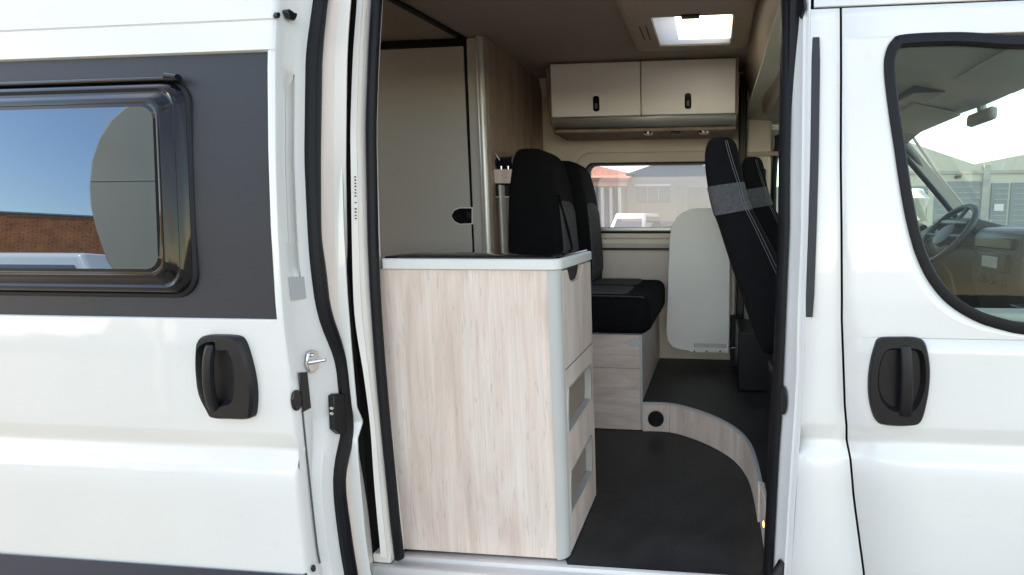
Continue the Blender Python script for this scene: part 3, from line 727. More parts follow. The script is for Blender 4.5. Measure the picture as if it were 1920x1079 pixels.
# lips at the edge of the dark field
for zc, s in ((pz_b, -1), (pz_t, 1)):
    sdo.grid([[(-2.42, prof(zc) + DY + (0 if s < 0 else -.002), zc + s * .004), (XD - .006, prof(zc) + DY + (0 if s < 0 else -.002), zc + s * .004)], [(-2.42, prof(zc) + DY + .002, zc + s * .0015), (XD - .006, prof(zc) + DY + .002, zc + s * .0015)], [(-2.42, prof(zc) + DY + .009, zc), (XD - .006, prof(zc) + DY + .009, zc)]])
sdo.grid([[(XD - .018, prof(z) + DY + .006, z), (XD - .012, prof(z) + DY + .0005, z), (XD - .006, prof(z) + DY, z), (XD - .001, prof(z) + DY + .003, z), (XD + .003, prof(z) + DY + .011, z)] for z in [pz_b - .004 + (pz_t - pz_b + .008) * i / 14 for i in range(15)]])
sdoor = sdo.out('sliding_door', 'paint', van, smooth=True)
tag(sdoor, 'open sliding door with dark window band and black handle')
rows = []
for i in range(15):
    z = pz_b + (pz_t - pz_b) * i / 14; rows.append([(-2.42 + (XD - .014 + 2.42) * k / 3, prof(z) + DY + .006, z) for k in range(4)])
G().grid(rows).out('dark_panel', 'anthracite', sdoor, smooth=True)
G().grid(dskin('', '', sdz0, CLZ, -.006)).out('lower_cladding', 'cladding', sdoor, smooth=True)
G().grid([[(-2.42, -.02, z), (XD - .03, -.02, z)] for z in (sdz0, .5, 1.2, sdz1)]).out('inner_panel', 'cream_panel', sdoor, solid=.01)
# window: bulged acrylic pane with ridged rim
PKW = .085
wx1 = (onbody(352, 300, DY).x + onbody(356, 480, DY).x) / 2; wz1 = onbody(200, 159, DY).z; wz0 = onbody(200, 548, DY).z
def wl_(d, r): return rrect(-2.10 + d, wx1 - d, wz0 + d, wz1 - d, r, 8)
rings = [(-.004, .060, .006), (0, .058, -.003), (.008, .055, -.012), (.016, .052, -.0145), (.024, .048, -.009), (.030, .045, -.010), (.040, .042, -.021), (.050, .040, -.0245), (.058, .038, -.0225), (.066, .035, -.0215), (.09, .03, -.0215)]
WR = lambda q: [[(p[0], prof(p[1]) + DY + y, p[1]) for p in wl_(d, r)] for d, r, y in q]
win_ = G().grid(WR(rings[:9]), close_u=True).out('window', 'acrylic_rim', sdoor, smooth=True)
FLAT = lambda d, r: [(p[0], DY + prof(1.2) + (p[1] - 1.2) * PKW - .0215, p[1]) for p in wl_(d, r)]
G().grid([WR(rings[8:9])[0], FLAT(.066, .035)], close_u=True).out('pane_step', 'acrylic_rim', sdoor, smooth=True)
gw = G().add(FLAT(.066, .035), [tuple(range(36))])
gw.out('window_pane', 'acrylic', sdoor)
G().tube([(-2.1, prof(wz1) + DY - .006, wz1 + .008), (wx1 - .035, prof(wz1) + DY - .006, wz1 + .008)], .006, 10).out('hinge_rail', 'black_gloss', sdoor, smooth=True)
G().tube([(wx1 - .036, prof(wz1) + DY - .010, wz1 + .010), (wx1 - .006, prof(wz1) + DY - .010, wz1 + .008)], [.012, .009], 12).out('hinge_cap', 'black_gloss', sdoor, smooth=True)
G().ring(wl_(-.012, .068), wl_(.004, .056), 1, -.2, -.2).out('x', 'rubber', sdoor) if False else None
rub = G().grid([[(p[0], prof(p[1]) + DY + y, p[1]) for p in wl_(d, r)] for d, r, y in ((-.014, .07, .0065), (-.012, .068, .001), (-.003, .06, -.002))], close_u=True); rub.out('window_seal', 'rubber', sdoor, smooth=True)
handle(sdoor, [(392, 628), (420, 627), (448, 629), (460.5, 637), (470, 661), (479, 696), (484, 733), (482, 772), (473.5, 782), (440, 782), (410, 780), (399, 765), (384.5, 733.5), (379, 689), (380, 650), (383, 637)],
       [(398, 640), (418, 638), (420, 652), (440, 655), (450, 672), (454, 700), (453, 735), (446, 752), (430, 757), (415, 764), (400, 752), (390, 730), (384, 690), (384, 655)],
       [(400, 643), (416, 643), (424, 765), (406, 765)], DY - .001)
# front edge of the door: pressed sheet, seal, beige trim
er = [(-40, 519, 592, 617, 662), (0, 517, 586, 611, 657), (100, 513, 572, 600, 650), (300, 514, 569.5, 597, 648), (450, 519, 576.5, 598, 650), (500, 522, 580.5, 607, 652), (580, 527, 591, 615, 650), (630, 531, 607, 634, 649), (672, 536, 628, 646, 653), (741, 545, 634, 653, 658), (800, 553, 642, 661, 664), (838, 556, 632, 657, 671), (886, 559, 623, 643, 680), (930, 562, 624, 645, 688), (983, 565, 630, 653, 694), (1036, 573, 637, 660, 699), (1079, 580, 645, 668, 703), (1120, 586, 652, 674, 707)]
ys = sorted(set([r[0] for r in er] + list(range(-40, 1121, 20))))
def ecol(k, y):
    t = [(r[0], r[k]) for r in er]
    return sum(lerp(t, y + d) for d in (-28, -20, -12, -4, 4, 12, 20, 28)) / 8
rows = []
for y in ys:
    o_, sl_ = ecol(1, y), ecol(2, y)
    dep = .022 * max(0, min(1, (y - 150) / 12)) * max(0, min(1, (520 - y) / 12))
    low = .010 * max(0, min(1, (y - 760) / 20))
    w_ = sl_ - o_
    cols = []
    for t, dx in ((.05, 0), (.16, .0), (.26, -.003), (.36, -.003), (.40, -dep - .003 - low), (.62, -dep - .003 - low * .3), (.68, -.002), (.85, .0), (1.05, .002)):
        p = PX(XD + .003 + dx, o_ + w_ * t, y); cols.append(p)
    c0 = cols[0]; rows.append([(XD - .004, prof(c0.z) + DY + .002, c0.z), (XD + .002, prof(c0.z) + DY + .008, c0.z)] + [tuple(c) for c in cols])
G().grid(rows).out('edge_panel', 'paint_inner', sdoor, smooth=True)
sp_ = []; tr_ = []
for y in ys:
    a, b = ecol(2, y), ecol(3, y); t = sum(max(ecol(4, y + d), ecol(3, y + d) + 9) for d in (-40, -20, 0, 20, 40)) / 5
    A, B = PX(XD + .004, a, y), PX(XD + .006, b, y); D = PY(.034, t, y)
    mid = A.lerp(B, .5); q = A.lerp(B, .62)
    sp_.append([A + Vector((-.004, 0, 0)), A + Vector((.012, .002, 0)), A.lerp(B, .35) + Vector((.019, 0, 0)), A.lerp(B, .5) + Vector((.010, 0, 0)), A.lerp(B, .62) + Vector((.008, 0, 0)), A.lerp(B, .78) + Vector((.014, 0, 0)), B + Vector((.008, 0, 0)), B + Vector((-.006, .004, 0))])
    tr_.append([B + Vector((-.004, -.004, 0)), B.lerp(D, .55), D, D + Vector((-.003, .006, 0)), D + Vector((-.06, .008, 0))])
G().loft(sp_).out('door_seal', 'rubber', sdoor, smooth=True)
tr_ = [r for r, y in zip(tr_, ys)]
G().grid([r[:2] for r in tr_]).out('edge_trim', 'door_trim_beige', sdoor, smooth=True)
G().grid([r[1:] for r in tr_]).out('trim_lip', 'cream_metal', sdoor, smooth=True)
gp_ = [PX(XD + .004, u, v) for u, v in ((567, 770), (571, 810), (576, 860), (582, 915), (588, 970), (595, 1030), (600, 1056))]
G().tube(smoothpath(gp_, 4), .0022, 6, upv=(0, 1, 0)).out('edge_shade_line', 'dash_grey', sdoor, smooth=True)  # thin dark tube drawn as the shade in the crease
def onedge(u, v): return PX(XD + .006, u, v)
blob('bump_stop', 'black_gloss', sdoor, ell(554, 751, 9, 20), onedge, .006, bevel=.002)
blob('latch_slot', 'black_gloss', sdoor, [(559, 699), (575, 698), (582, 765), (567, 773)], onedge, .003, bevel=.001)
lb = blob('lock_block', 'black_plastic', sdoor, [(616, 742), (622, 738), (640, 739), (642, 812), (630, 814), (619, 805)], onedge, .016, bevel=.003)
for v in (766, 776): blob('lock_rivet', 'chrome', sdoor, ell(621, v, 3.2, 3.2, 10), lambda u, w: PX(XD + .0225, u, w), .003, bevel=.001)
pl_ = blob('striker_plate', 'chrome', sdoor, [(574, 664), (582, 656), (592, 659), (596, 672), (595, 690), (588, 699), (578, 698), (572, 684)], onedge, .005, bevel=.002)
a, b = PX(XD + .012, 580, 680), PX(XD + .045, 611, 675)
G().tube([a, a.lerp(b, .6), b], [.0075, .006, .005], 10).out('striker_pin', 'chrome', sdoor, smooth=True)
c_ = PX(XD + .012, 586, 666); G().tube([c_, c_ + Vector((.006, 0, 0))], .006, 8).out('striker_bolt', 'chrome', sdoor, bevel=.001)
blob('top_roller', 'black_gloss', sdoor, [(529, 20), (536, 17), (545, 24), (551, 25), (550, 32), (546, 40), (536, 36)], onedge, .012, bevel=.003)
blob('roller_bolt', 'black_gloss', sdoor, ell(517, 29, 4, 6, 10), onedge, .008, bevel=.001)
blob('edge_hole_patch', 'black_gloss', sdoor, ell(587, 1066, 4, 7, 10), onedge, .003, bevel=.001)  # black spot for the darkness inside a small hole
blob('edge_pocket', 'pocket_grey', sdoor, [(541, 520), (569, 519), (573, 560), (546, 564)], lambda u, v: PX(XD + .002, u, v), .002)

# ================================================================== kitchen block
KX, KY0, KY1, KT = -.472, .086, .455, 1.0
kit = empty('kitchen_block', 'pale oak kitchen block with black glass top beside the open door', 'kitchen unit', (-.8, .27, 0))
rc = .030
box('end_panel', 'oak', kit, -1.65, KX - rc, KY0, KY0 + .02, .006, KT - .034, .001)
a_ = [(KX - rc - .006 + (rc + .006) * math.sin(R(t)), KY0 - .003 + (rc + .003) * (1 - math.cos(R(t)))) for t in range(0, 91, 9)]
b_ = [(KX - rc - .006 + (rc - .008) * math.sin(R(t)), KY0 + .012 + (rc - .012) * (1 - math.cos(R(t)))) for t in range(90, -1, -9)]
G().prism(a_ + b_, 2, .004, KT - .034).out('corner_strip', 'corner_strip', kit, smooth=True)
zgap = .64
box('drawer_front_gap_frame', 'recess_brown', kit, KX - .03, KX - .022, KY0 + rc + .004, KY1, .006, KT - .034, 0)
# upper door with finger cut-out
cy0, cy1 = KY0 + .10, KY0 + .25
ct = KT - .040
outl_ = [(KY0 + rc + .003, zgap + .003), (KY1, zgap + .003), (KY1, ct), (cy1 + .015, ct), (cy1 - .005, ct - .035), (cy1 - .03, ct - .048), (cy0 + .03, ct - .048), (cy0 + .005, ct - .035), (cy0 - .015, ct), (KY0 + rc + .003, ct)]
G().prism(outl_, 0, KX - .02, KX).out('upper_door', 'oak', kit, bevel=.002)
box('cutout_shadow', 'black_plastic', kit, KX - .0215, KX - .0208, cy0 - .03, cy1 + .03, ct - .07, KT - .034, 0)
def kpt(u, v): p = PX(KX, u, v); return (p.y, p.z)
h1 = [kpt(1064.5, 735), kpt(1070, 722), kpt(1102, 687), kpt(1107, 688), kpt(1108, 745), kpt(1104, 753), kpt(1070, 806), kpt(1065, 806)]
h2 = [kpt(1069.5, 890), kpt(1074, 877), kpt(1104, 822), kpt(1109, 822), kpt(1110, 880), kpt(1107, 890), kpt(1074, 955), kpt(1070, 956)]
sm = lambda h: [(p.x, p.y) for p in smoothpath([(a, b, 0) for a, b in h], 3, True)]
h1, h2 = sm(h1), sm(h2)
holed('niche_front', 'oak', kit, [(KY0 + rc + .003, .006), (KY1, .006), (KY1, zgap - .003), (KY0 + rc + .003, zgap - .003)], [h1, h2], 0, KX - .02, .02)
for h in (h1, h2):
    cy_ = sum(p[0] for p in h) / len(h); cz_ = sum(p[1] for p in h) / len(h)
    sh = [(cy_ + (p[0] - cy_) * .93, cz_ + (p[1] - cz_) * .93) for p in h]
    nf = G().ring(h, sh, 0, KX - .045, KX + .003).out('niche_frame', 'alu', kit, bevel=.002)
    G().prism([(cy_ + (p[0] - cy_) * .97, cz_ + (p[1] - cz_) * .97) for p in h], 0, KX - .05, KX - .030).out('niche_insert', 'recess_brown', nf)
# far side and body
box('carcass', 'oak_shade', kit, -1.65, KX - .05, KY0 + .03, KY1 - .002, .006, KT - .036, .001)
# worktop: rounded-corner edge band, black glass lid
def ktop(d, r):
    x1, y0, y1 = KX + .006 - d, KY0 - .010 + d, KY1 + .006 - d
    return [(-1.035, y1), (-1.035, y0)] + [(x1 - r + r * math.sin(R(t)), y0 + r - r * math.cos(R(t))) for t in range(0, 91, 10)] + [(x1 - .012 + .012 * math.cos(R(t)), y1 - .012 + .012 * math.sin(R(t))) for t in range(0, 91, 30)]
rows = [[(x, y, z) for x, y in ktop(d, rc + .006 - d)] for d, z in ((.004, KT - .034), (0, KT - .031), (0, KT - .004), (.003, KT - .0008), (.008, KT))]
G().loft(rows).out('worktop', 'counter_edge', kit, smooth=True)
rows = [[(x, y, z) for x, y in ktop(d, .03)] for d, z in ((.012, KT + .0005), (.012, KT + .005), (.014, KT + .0065))]
G().loft(rows).out('glass_lid', 'black_glass', kit, smooth=True)

# unseen tall cupboard, added behind the kitchen to shade the washroom door
cup = empty('added_shade_cupboard', 'unseen dark cupboard added behind the kitchen to shade the washroom door', 'cupboard', (-1.7, .36, 0))
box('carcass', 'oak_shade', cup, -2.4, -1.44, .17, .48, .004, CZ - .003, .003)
box('shade_cupboard_door', 'oak_shade', cup, -2.3, -1.46, .481, .498, .05, CZ - .03, .003)

# ================================================================== washroom cubicle
bath = empty('washroom_cubicle', 'cream washroom door with black pull and oak partition beside it', 'washroom', (-1.7, 1.45, 0))
BY = 1.10
bx = PY(BY, 872, 300).x
zt = PY(BY, 780, 88).z
door_r = [(PY(BY, 871, 86).x, PY(BY, 871, 86).z), (PY(BY, 886, 470).x, PY(BY, 886, 470).z)]
pa, pb = PY(BY, 868, 84), PY(BY, 886, 470)
k_ = (pb.x - pa.x) / (pb.z - pa.z); xb0 = pb.x + k_ * (.06 - pb.z)
wd_ = G().prism([(-2.15, .06), (xb0, .06), (pa.x, zt - .004), (-2.15, zt - .012)], 1, BY, BY + .022).out('door', 'cream_panel', bath, bevel=.003)
lat = [(PY(BY - .004, u, v).x, PY(BY - .004, u, v).z) for u, v in [(884, 391), (884, 419), (862, 420), (852, 415), (846, 405), (852, 395), (862, 391)]]
ex = [(p[0] + (.006 if i > 1 else 0) * (-1), p[1]) for i, p in enumerate(lat)]
cxl = sum(p[0] for p in lat) / 7; czl = sum(p[1] for p in lat) / 7
big = [(cxl + (p[0] - cxl) * 1.12, czl + (p[1] - czl) * 1.14) for p in lat]
G().prism(big, 1, BY - .002, BY + .004).out('pull_surround', 'locker_white', wd_, bevel=.001)
G().prism(lat, 1, BY - .0045, BY + .004).out('pull', 'black_gloss', wd_, bevel=.001)
q = PY(BY - .006, 880, 405); box('pull_knob', 'black_plastic', wd_, q.x - .012, q.x + .004, BY - .014, BY - .003, q.z - .018, q.z + .018, .003)
box('header_trim', 'rubber', bath, -2.15, pa.x + .005, BY - .006, BY + .03, zt - .003, zt + .030, .002)
box('upper_panel', 'headliner', bath, -2.15, pa.x, BY + .006, BY + .024, zt + .031, CZ - .002, 0)
# post: dark gap, cream jamb, bright rounded aluminium edge
def vstrip(name, m, u0a, u1a, u0b, u1b, va, vb, y, th, zlow=.1, **k):
    A, B, Cc, D = PY(y, u0a, va), PY(y, u1a, va), PY(y, u1b, vb), PY(y, u0b, vb)
    def ext(P, Q, z): t = (z - P.z) / (Q.z - P.z); return P.x + (Q.x - P.x) * t
    zt_ = CZ - .003
    return G().prism([(ext(A, D, zlow), zlow), (ext(B, Cc, zlow), zlow), (ext(B, Cc, zt_), zt_), (ext(A, D, zt_), zt_)], 1, y, y + th).out(name, m, bath, **k)
vstrip('door_gap', 'rubber', 869, 874, 884, 890, 80, 470, BY + .001, .03)
vstrip('jamb', 'cream_panel', 874, 893, 889, 909, 80, 470, BY - .002, .04, bevel=.004)
A, B = PY(BY - .01, 899, 75), PY(BY - .01, 915, 476)
t_ = (.1 - B.z) / (A.z - B.z); low = B.lerp(A, t_); hi = B.lerp(A, (CZ - .004 - B.z) / (A.z - B.z))
G().tube([low, hi], .021, 16, upv=(0, 1, 0)).out('edge_post', 'alu', bath, smooth=True)
px_t, px_b = B.x + .018, B.x + .018
G().add([(low.x + .012, BY + .0, .06), (low.x + .012, 1.86, .06), (hi.x + .012, 1.86, CZ - .003), (hi.x + .012, BY, CZ - .003)], [(0, 1, 2, 3)]).out('partition', 'oak_shade', bath, solid=.02, off=1)

# small shelf on the partition with black sockets
shf = empty('wall_shelf', 'small oak shelf with black niche on the partition behind the seat', 'shelf', (-1.1, 1.2, 1.2))
sa, sb = PY(1.13, 921, 318), PY(1.13, 966, 344)
box('board', 'oak', shf, -1.165, sb.x, 1.13, 1.40, sb.z, sa.z, .003)
na, nb = PY(1.14, 921, 345), PY(1.14, 960, 368)
box('niche', 'black_gloss', shf, -1.165, nb.x, 1.14, 1.40, nb.z, na.z - .002, .002)
box('niche_rim', 'alu', shf, -1.165, nb.x, 1.136, 1.15, nb.z - .008, nb.z - .001, .001)
box('back_board', 'oak_shade', shf, -1.17, PY(1.14, 958, 480).x, 1.16, 1.40, .66, nb.z - .009, .001)
tap = empty('socket_cluster', 'black gadget with chrome tips standing on the small shelf', 'gadget', (-1.11, 1.2, sa.z))
ta, tb = PY(1.16, 926, 292), PY(1.16, 958, 317)
G().tube([(ta.x, 1.17, sa.z + .035), (tb.x, 1.19, sa.z + .04)], [.030, .034], 14).out('body', 'black_gloss', tap, smooth=True)
p1_, p2_ = PY(1.135, 929, 288), PY(1.135, 937, 301)
G().tube([p1_, p2_], [.006, .003], 8).out('chrome_lever', 'chrome', tap, smooth=True)
for u in (940, 953):
    p = PY(1.15, u, 312); G().tube([p, p - Vector((0, 0, max(.004, p.z - sa.z)))], .005, 8).out('foot', 'chrome', tap)

# ================================================================== bench seat
bench = empty('bench_seat', 'black two-place bench seat on oak box behind the kitchen', 'bench seat', (-.75, 1.45, 0))
BX1, BB0, BB1, BT = -.372, 1.062, 1.85, .522
bxo = box('seat_box', 'oak_x', bench, -1.10, BX1 - .013, BB0 + .012, BB1, .003, BT - .012, .002)
zmid = PY(BB0, 1160, 691).z
box('board', 'oak_x', bxo, -1.10, BX1 - .012, BB0, BB0 + .011, .003, zmid - .001, .0015)
box('board', 'oak_x', bxo, -1.10, BX1 - .012, BB0, BB0 + .011, zmid + .001, BT - .004, .0015)
box('corner_edge', 'corner_strip', bxo, BX1 - .0115, BX1, BB0 - .001, BB0 + .014, .003, BT, .003)
box('side_panel', 'oak_x', bxo, BX1 - .0125, BX1 - .002, BB0 + .0145, BB1, .158, BT - .004, .0015)
box('top_edge', 'corner_strip', bxo, -1.10, BX1, BB0 - .002, BB1, BT - .0035, BT, .001)
la, lb_ = PY(BB0 - .001, 1177, 638), PY(BB0 - .001, 1200, 651)
box('info_plate', 'light_grey_label', bxo, la.x, lb_.x, BB0 - .0025, BB0 - .0002, lb_.z, la.z, .0005)
def soft(name, m, parent, x0, x1, y0, y1, z0, z1, r=.04, n=4, puff=.012):
    """upholstered block: rounded box with slightly domed top"""
    gg = G(); rows = []
    prf = [(r * .55, 0)] + [(r * (1 - math.sin(R(a))), z1 - z0 - r + r * (1 - math.cos(R(90 - a))) if False else 0) for a in ()]
    zs = [(0, r * .6), (.10, r * .15), (.25, 0)] + [(1 - (r / (z1 - z0)) * (1 - math.sin(R(a))), r * (1 - math.cos(R(a)))) for a in (0, 25, 50, 70, 90)]
    for t, ins in zs:
        rows.append([(x, y, z0 + (z1 - z0) * t) for x, y in rrect(x0 + ins, x1 - ins, y0 + ins, y1 - ins, max(.01, .05 - ins * .5), n)])
    gg.grid(rows, close_u=True)
    c = ((x0 + x1) / 2, (y0 + y1) / 2); top = rows[-1]
    prev = top
    for s in (.75, .4):
        cur = [(c[0] + (p[0] - c[0]) * s, c[1] + (p[1] - c[1]) * s, z1 + puff * (1 - s)) for p in top]; gg.grid([prev, cur], close_u=True); prev = cur
    k = len(gg.v); gg.add(prev, [tuple(range(len(prev)))])
    gg.add(rows[0], [tuple(range(len(rows[0])))])
    return gg.out(name, m, parent, smooth=True)
CT = PY(BB0 + .04, 1160, 551).z
cu = soft('seat_cushion', 'seat_fabric', bench, -1.0, BX1 + .045, BB0 - .004, BB1 - .02, BT + .001, CT - .012, .055)
for y0, y1 in ((BB0 + .09, BB0 + .37), (BB0 + .42, BB0 + .70)):
    soft('seat_insert', 'seat_insert', cu, -.80, BX1 - .09, y0, y1, CT - .03, CT - .002, .012, puff=.003)
G().tube(smoothpath([(-.9, BB0 + .03, CT - .012), (BX1 - .06, BB0 + .03, CT - .013), (BX1 + .012, BB0 + .03, CT - .035), (BX1 + .035, BB0 + .03, BT + .045)], 5), .0028, 6).out('piping', 'seat_insert', cu, smooth=True)
def backrest(y0, y1, pts, ins, name='backrest'):
    """pts: (x_back, x_front, z, narrowing)"""
    rows = []
    for xb_, xf, z, nar in pts:
        r = min(.05, (xf - xb_) * .45)
        rows.append([(x, y, z) for x, y in rrect(xb_, xf, y0 + nar, y1 - nar, r, 4)])
    o = G().loft(rows).out(name, 'seat_fabric', bench, smooth=True, sub=1)
    zi0, zi1 = ins
    r2 = []
    for i in range(9):
        z = zi0 + (zi1 - zi0) * i / 8; xf = lerp([(p[2], p[1]) for p in pts], z) + .004
        w = .012 if i in (0, 8) else 0
        r2.append([(xf - .02, y0 + .06, z), (xf - w, y0 + .065, z), (xf + .006 - w, y0 + (y1 - y0) / 2, z), (xf - w, y1 - .065, z), (xf - .02, y1 - .06, z)])
    G().grid(r2).out('back_insert', 'seat_insert', o, smooth=True, solid=.008)
    return o
sp1 = [(-1.105, -.84, .60, .01), (-1.105, -.80, .72, .0), (-1.105, -.80, .92, .0), (-1.10, -.815, 1.12, .0), (-1.09, -.825, 1.24, .0), (-1.08, -.84, 1.33, .006), (-1.07, -.86, 1.42, .018), (-1.06, -.885, 1.475, .034), (-1.035, -.94, 1.500, .06)]
b1 = backrest(BB0 + .035, BB0 + .405, sp1, (.74, 1.22))
backrest(BB0 + .415, BB0 + .785, [(a + .03, b + .05, z - .018, n) for a, b, z, n in sp1], (.74, 1.22))
box('back_board', 'cream_panel', bench, -1.124, -1.112, BB0 + .03, BB1 - .02, .60, 1.30, .004)
for y in (BB0 + .205, BB0 + .60):
    G().tube(smoothpath([(-.83, y - .12, 1.25), (-.80, y - .06, 1.05), (-.80, y + .02, .85), (-.81, y + .08, .72)], 5), .018, 8, flat=.12).out('seat_belt', 'rubber', bench, smooth=True)
bk = PY(1.2, 1061, 464); box('belt_buckle', 'alu', bench, bk.x - .006, bk.x + .006, 1.19, 1.205, bk.z - .010, bk.z + .012, .003)
box('belt_mount', 'black_plastic', bench, bk.x - .09, bk.x + .008, 1.195, 1.24, bk.z - .03, bk.z + .01, .004)

# ================================================================== overhead locker
lock = empty('overhead_locker', 'cream two-door overhead locker above the far window', 'locker', (-.42, 1.7, 1.7))
LY = 1.50
x0, x1 = PY(LY, 1031, 121).x, PY(LY, 1382, 110).x; zt1, zb1 = PY(LY, 1200, 115).z, PY(LY, 1200, 218).z
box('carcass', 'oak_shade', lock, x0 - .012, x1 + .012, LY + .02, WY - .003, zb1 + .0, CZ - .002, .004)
xm = PY(LY, 1201, 165).x
for a, b, u in ((x0, xm - .003, 1118), (xm + .003, x1 - .006, 1290)):
    d = box('locker_door', 'locker_white', lock, a, b, LY, LY + .019, zb1 + .004, zt1, .005)
    lc = PY(LY - .002, u, 195 if u < 1200 else 190)
    G().prism(rrect(lc.x - .026, lc.x + .026, lc.z - .052, lc.z + .052, .018), 1, LY - .003, LY + .003).out('lock_bezel', 'locker_white', d, bevel=.001)
    G().prism(rrect(lc.x - .019, lc.x + .019, lc.z - .044, lc.z + .044, .015), 1, LY - .005, LY + .004).out('lock_recess', 'black_gloss', d, bevel=.001)
    box('lock_button', 'dash_grey', d, lc.x - .008, lc.x + .008, LY - .009, LY - .003, lc.z - .028, lc.z + .002, .002)
rows = [[(x, LY - .002 + .05 * (1 - math.cos(R(t))), zb1 - .05 * math.sin(R(t))) for x in (x0, x1)] for t in range(0, 91, 10)]
G().grid(rows + [[(x0, WY - .01, zb1 - .052), (x1, WY - .01, zb1 - .052)]])  .out('light_rail', 'rail_grey', lock, smooth=True, solid=.004)
box('underside', 'oak_shade', lock, x0, x1, LY + .06, WY - .004, zb1 - .075, zb1 - .056, .003)
for u in (1205, 1318):
    p = PZ(zb1 - .076, u, 236); G().tube([(p.x, LY + .11, zb1 - .086), (p.x, LY + .11, zb1 - .074)], [.03, .034], 16).out('spot_lamp', 'chrome', lock, smooth=True)
p = PZ(zb1 - .076, 1262, 236); box('switch', 'black_gloss', lock, p.x - .03, p.x + .03, LY + .09, LY + .12, zb1 - .090, zb1 - .0755, .003)
rows = [[(x0 - .013 - .10 * t ** .7, y, zb1 - .075 + (CZ - zb1 + .07) * (1 - t) ** 1.0) for y in (LY + .05, WY - .004)] for t in [i / 8 for i in range(9)]]
G().prism([(x0 - .013, CZ - .003), (x0 - .05, CZ - .003), (x0 - .055, zb1 + .12), (x0 - .035, zb1 - .02), (x0 - .013, zb1 - .08)], 1, LY + .07, WY - .004).out('side_filler', 'oak_shade', lock, bevel=.006)

# ================================================================== table leaf
TY = 1.66
tb_ = empty('table_leaf', 'cream table leaf with rounded corners stowed upright below the window', 'table', (-.12, TY, .3))
tp = [(1367, 662), (1369, 480), (1369, 410), (1366, 397), (1355, 391), (1325, 390), (1295, 391.5), (1272, 404), (1259, 424), (1255, 450), (1252, 540), (1249, 625), (1252, 641), (1262, 652), (1278, 657), (1291, 658), (1296, 662)]
P2 = [PY(TY, u, v) for u, v in tp]
G().prism([(p.x, p.z) for p in P2], 1, TY, TY + .024).out('leaf', 'table_laminate', tb_, bevel=.005, seg=3)
a, b = PY(TY - .001, 1301, 644), PY(TY - .001, 1362, 653); box('label_strip', 'light_grey_label', tb_, a.x, b.x, TY - .001, TY + .003, b.z, a.z, 0)
a, b = PY(TY, 1297, 655), PY(TY, 1366, 662); box('hinge_strip', 'alu', tb_, a.x, b.x, TY - .002, TY + .004, b.z, a.z, .001)
for u in (1302, 1325, 1350):
    p = PY(TY, u, 659); G().tube([(p.x, TY - .005, p.z), (p.x, TY, p.z)], .006, 8).out('screw', 'rubber', tb_)
zbot = min(p.z for p in P2)
box('wall_bracket', 'black_plastic', tb_, -.18, -.04, TY + .0245, WY - .001, .48, .53, .004)
box('leg_socket', 'rubber', tb_, .108, .172, TY + .03, TY + .09, SZ + .001, PY(TY, 1378, 596).z, .006)
box('bracket_catch', 'chrome', tb_, .115, .165, TY + .02, TY + .029, zbot + .03, zbot + .036, .001)
box('wall_post', 'wall_fabric', tb_, .09, .135, TY + .10, TY + .18, SZ + .12, .80, .01)

# ================================================================== cab seats
def cab_seat(dx, dy, label, grp, base_x, dz=0):
    s = empty('cab_seat', label, 'seat', (.25 + dx, .52 + dy, SZ), group=grp)
    back = [(1440, 690), (1418, 640), (1400, 583), (1382, 530), (1364, 478), (1350, 430), (1340, 405), (1333, 385), (1326, 350), (1321, 315), (1319, 285), (1324, 262), (1335, 250)]
    front = [(1540, 650), (1520, 600), (1500, 560), (1478, 518), (1452, 466), (1428, 420), (1413, 392), (1405, 372), (1397, 340), (1392, 310), (1388, 285), (1383, 262), (1368, 249)]
    y0, y1 = .35, .80
    rows = []
    for i, ((ub, vb), (uf, vf)) in enumerate(zip(back, front)):
        A, B = PY(y0, ub, vb), PY(y0, uf, vf)
        t = i / (len(back) - 1); nar = lerp([(0, 0), (.5, .0), (.62, .03), (.72, .075), (.9, .085), (1, .115)], t)
        ax = (B - A); L = ax.length; ax.normalize(); r = min(.035, L * .45)
        ring = rrect(0, L, 0, (y1 - y0) - 2 * nar, r, 4)
        # near side stays at y0 on top too (pixel traced); the width narrows from the far side
        rows.append([A + ax * p[0] + Vector((0, p[1] + (nar * .25), 0)) for p in ring])
    sh = Vector((dx, dy, dz)); base = s.location
    b = G().loft([[p + sh for p in r] for r in rows]).out('backrest', 'seat_fabric', s, smooth=True, sub=1)
    # grey patch, wrapping the near side of the shoulders
    pr = []
    for i in range(6, 9):
        pr.append([p + sh for p in rows[i]])
    def fat(r, d):
        c = sum(r, Vector()) / len(r); return [c + (p - c) * (1 + d) for p in r]
    gp = G().grid([fat(r, .028) for r in pr], close_u=True)
    gp.out('shoulder_patch', 'seat_grey', b, smooth=True, sub=1)
    # twin stitch lines on the front edge of the near side
    for off in (.80, .86):
        pth = []
        for i, ((ub, vb), (uf, vf)) in enumerate(zip(back, front)):
            if i < 2 or i > 11: continue
            A, B = PY(y0, ub, vb), PY(y0, uf, vf); t = i / (len(back) - 1); nar = lerp([(0, 0), (.5, .0), (.62, .03), (.72, .075), (.9, .085), (1, .115)], t)
            o2_ = off - .25 * max(0, (i - 8) / 4)
            pth.append(A.lerp(B, o2_) + Vector((0, nar * .25 - .0045, 0)) + sh)
        G().tube(smoothpath(pth, 4), .0010, 5).out('stitch_line', 'stitching', b, smooth=True)
    zc = .50
    soft('seat_cushion', 'seat_fabric', s, .24 + dx, .72 + dx, .36 + dy, .80 + dy, zc, zc + .13, .05)
    G().prism([(base_x, .40 + dy), (.60 + dx, .40 + dy), (.60 + dx, .76 + dy), (base_x, .76 + dy)], 2, SZ + .001, zc - .002).out('pedestal', 'black_plastic', s, bevel=.01)
    return s
cab_seat(0.0, -.0, 'black front seat with grey shoulder patch beside the door pillar', 'cab seats', .24)
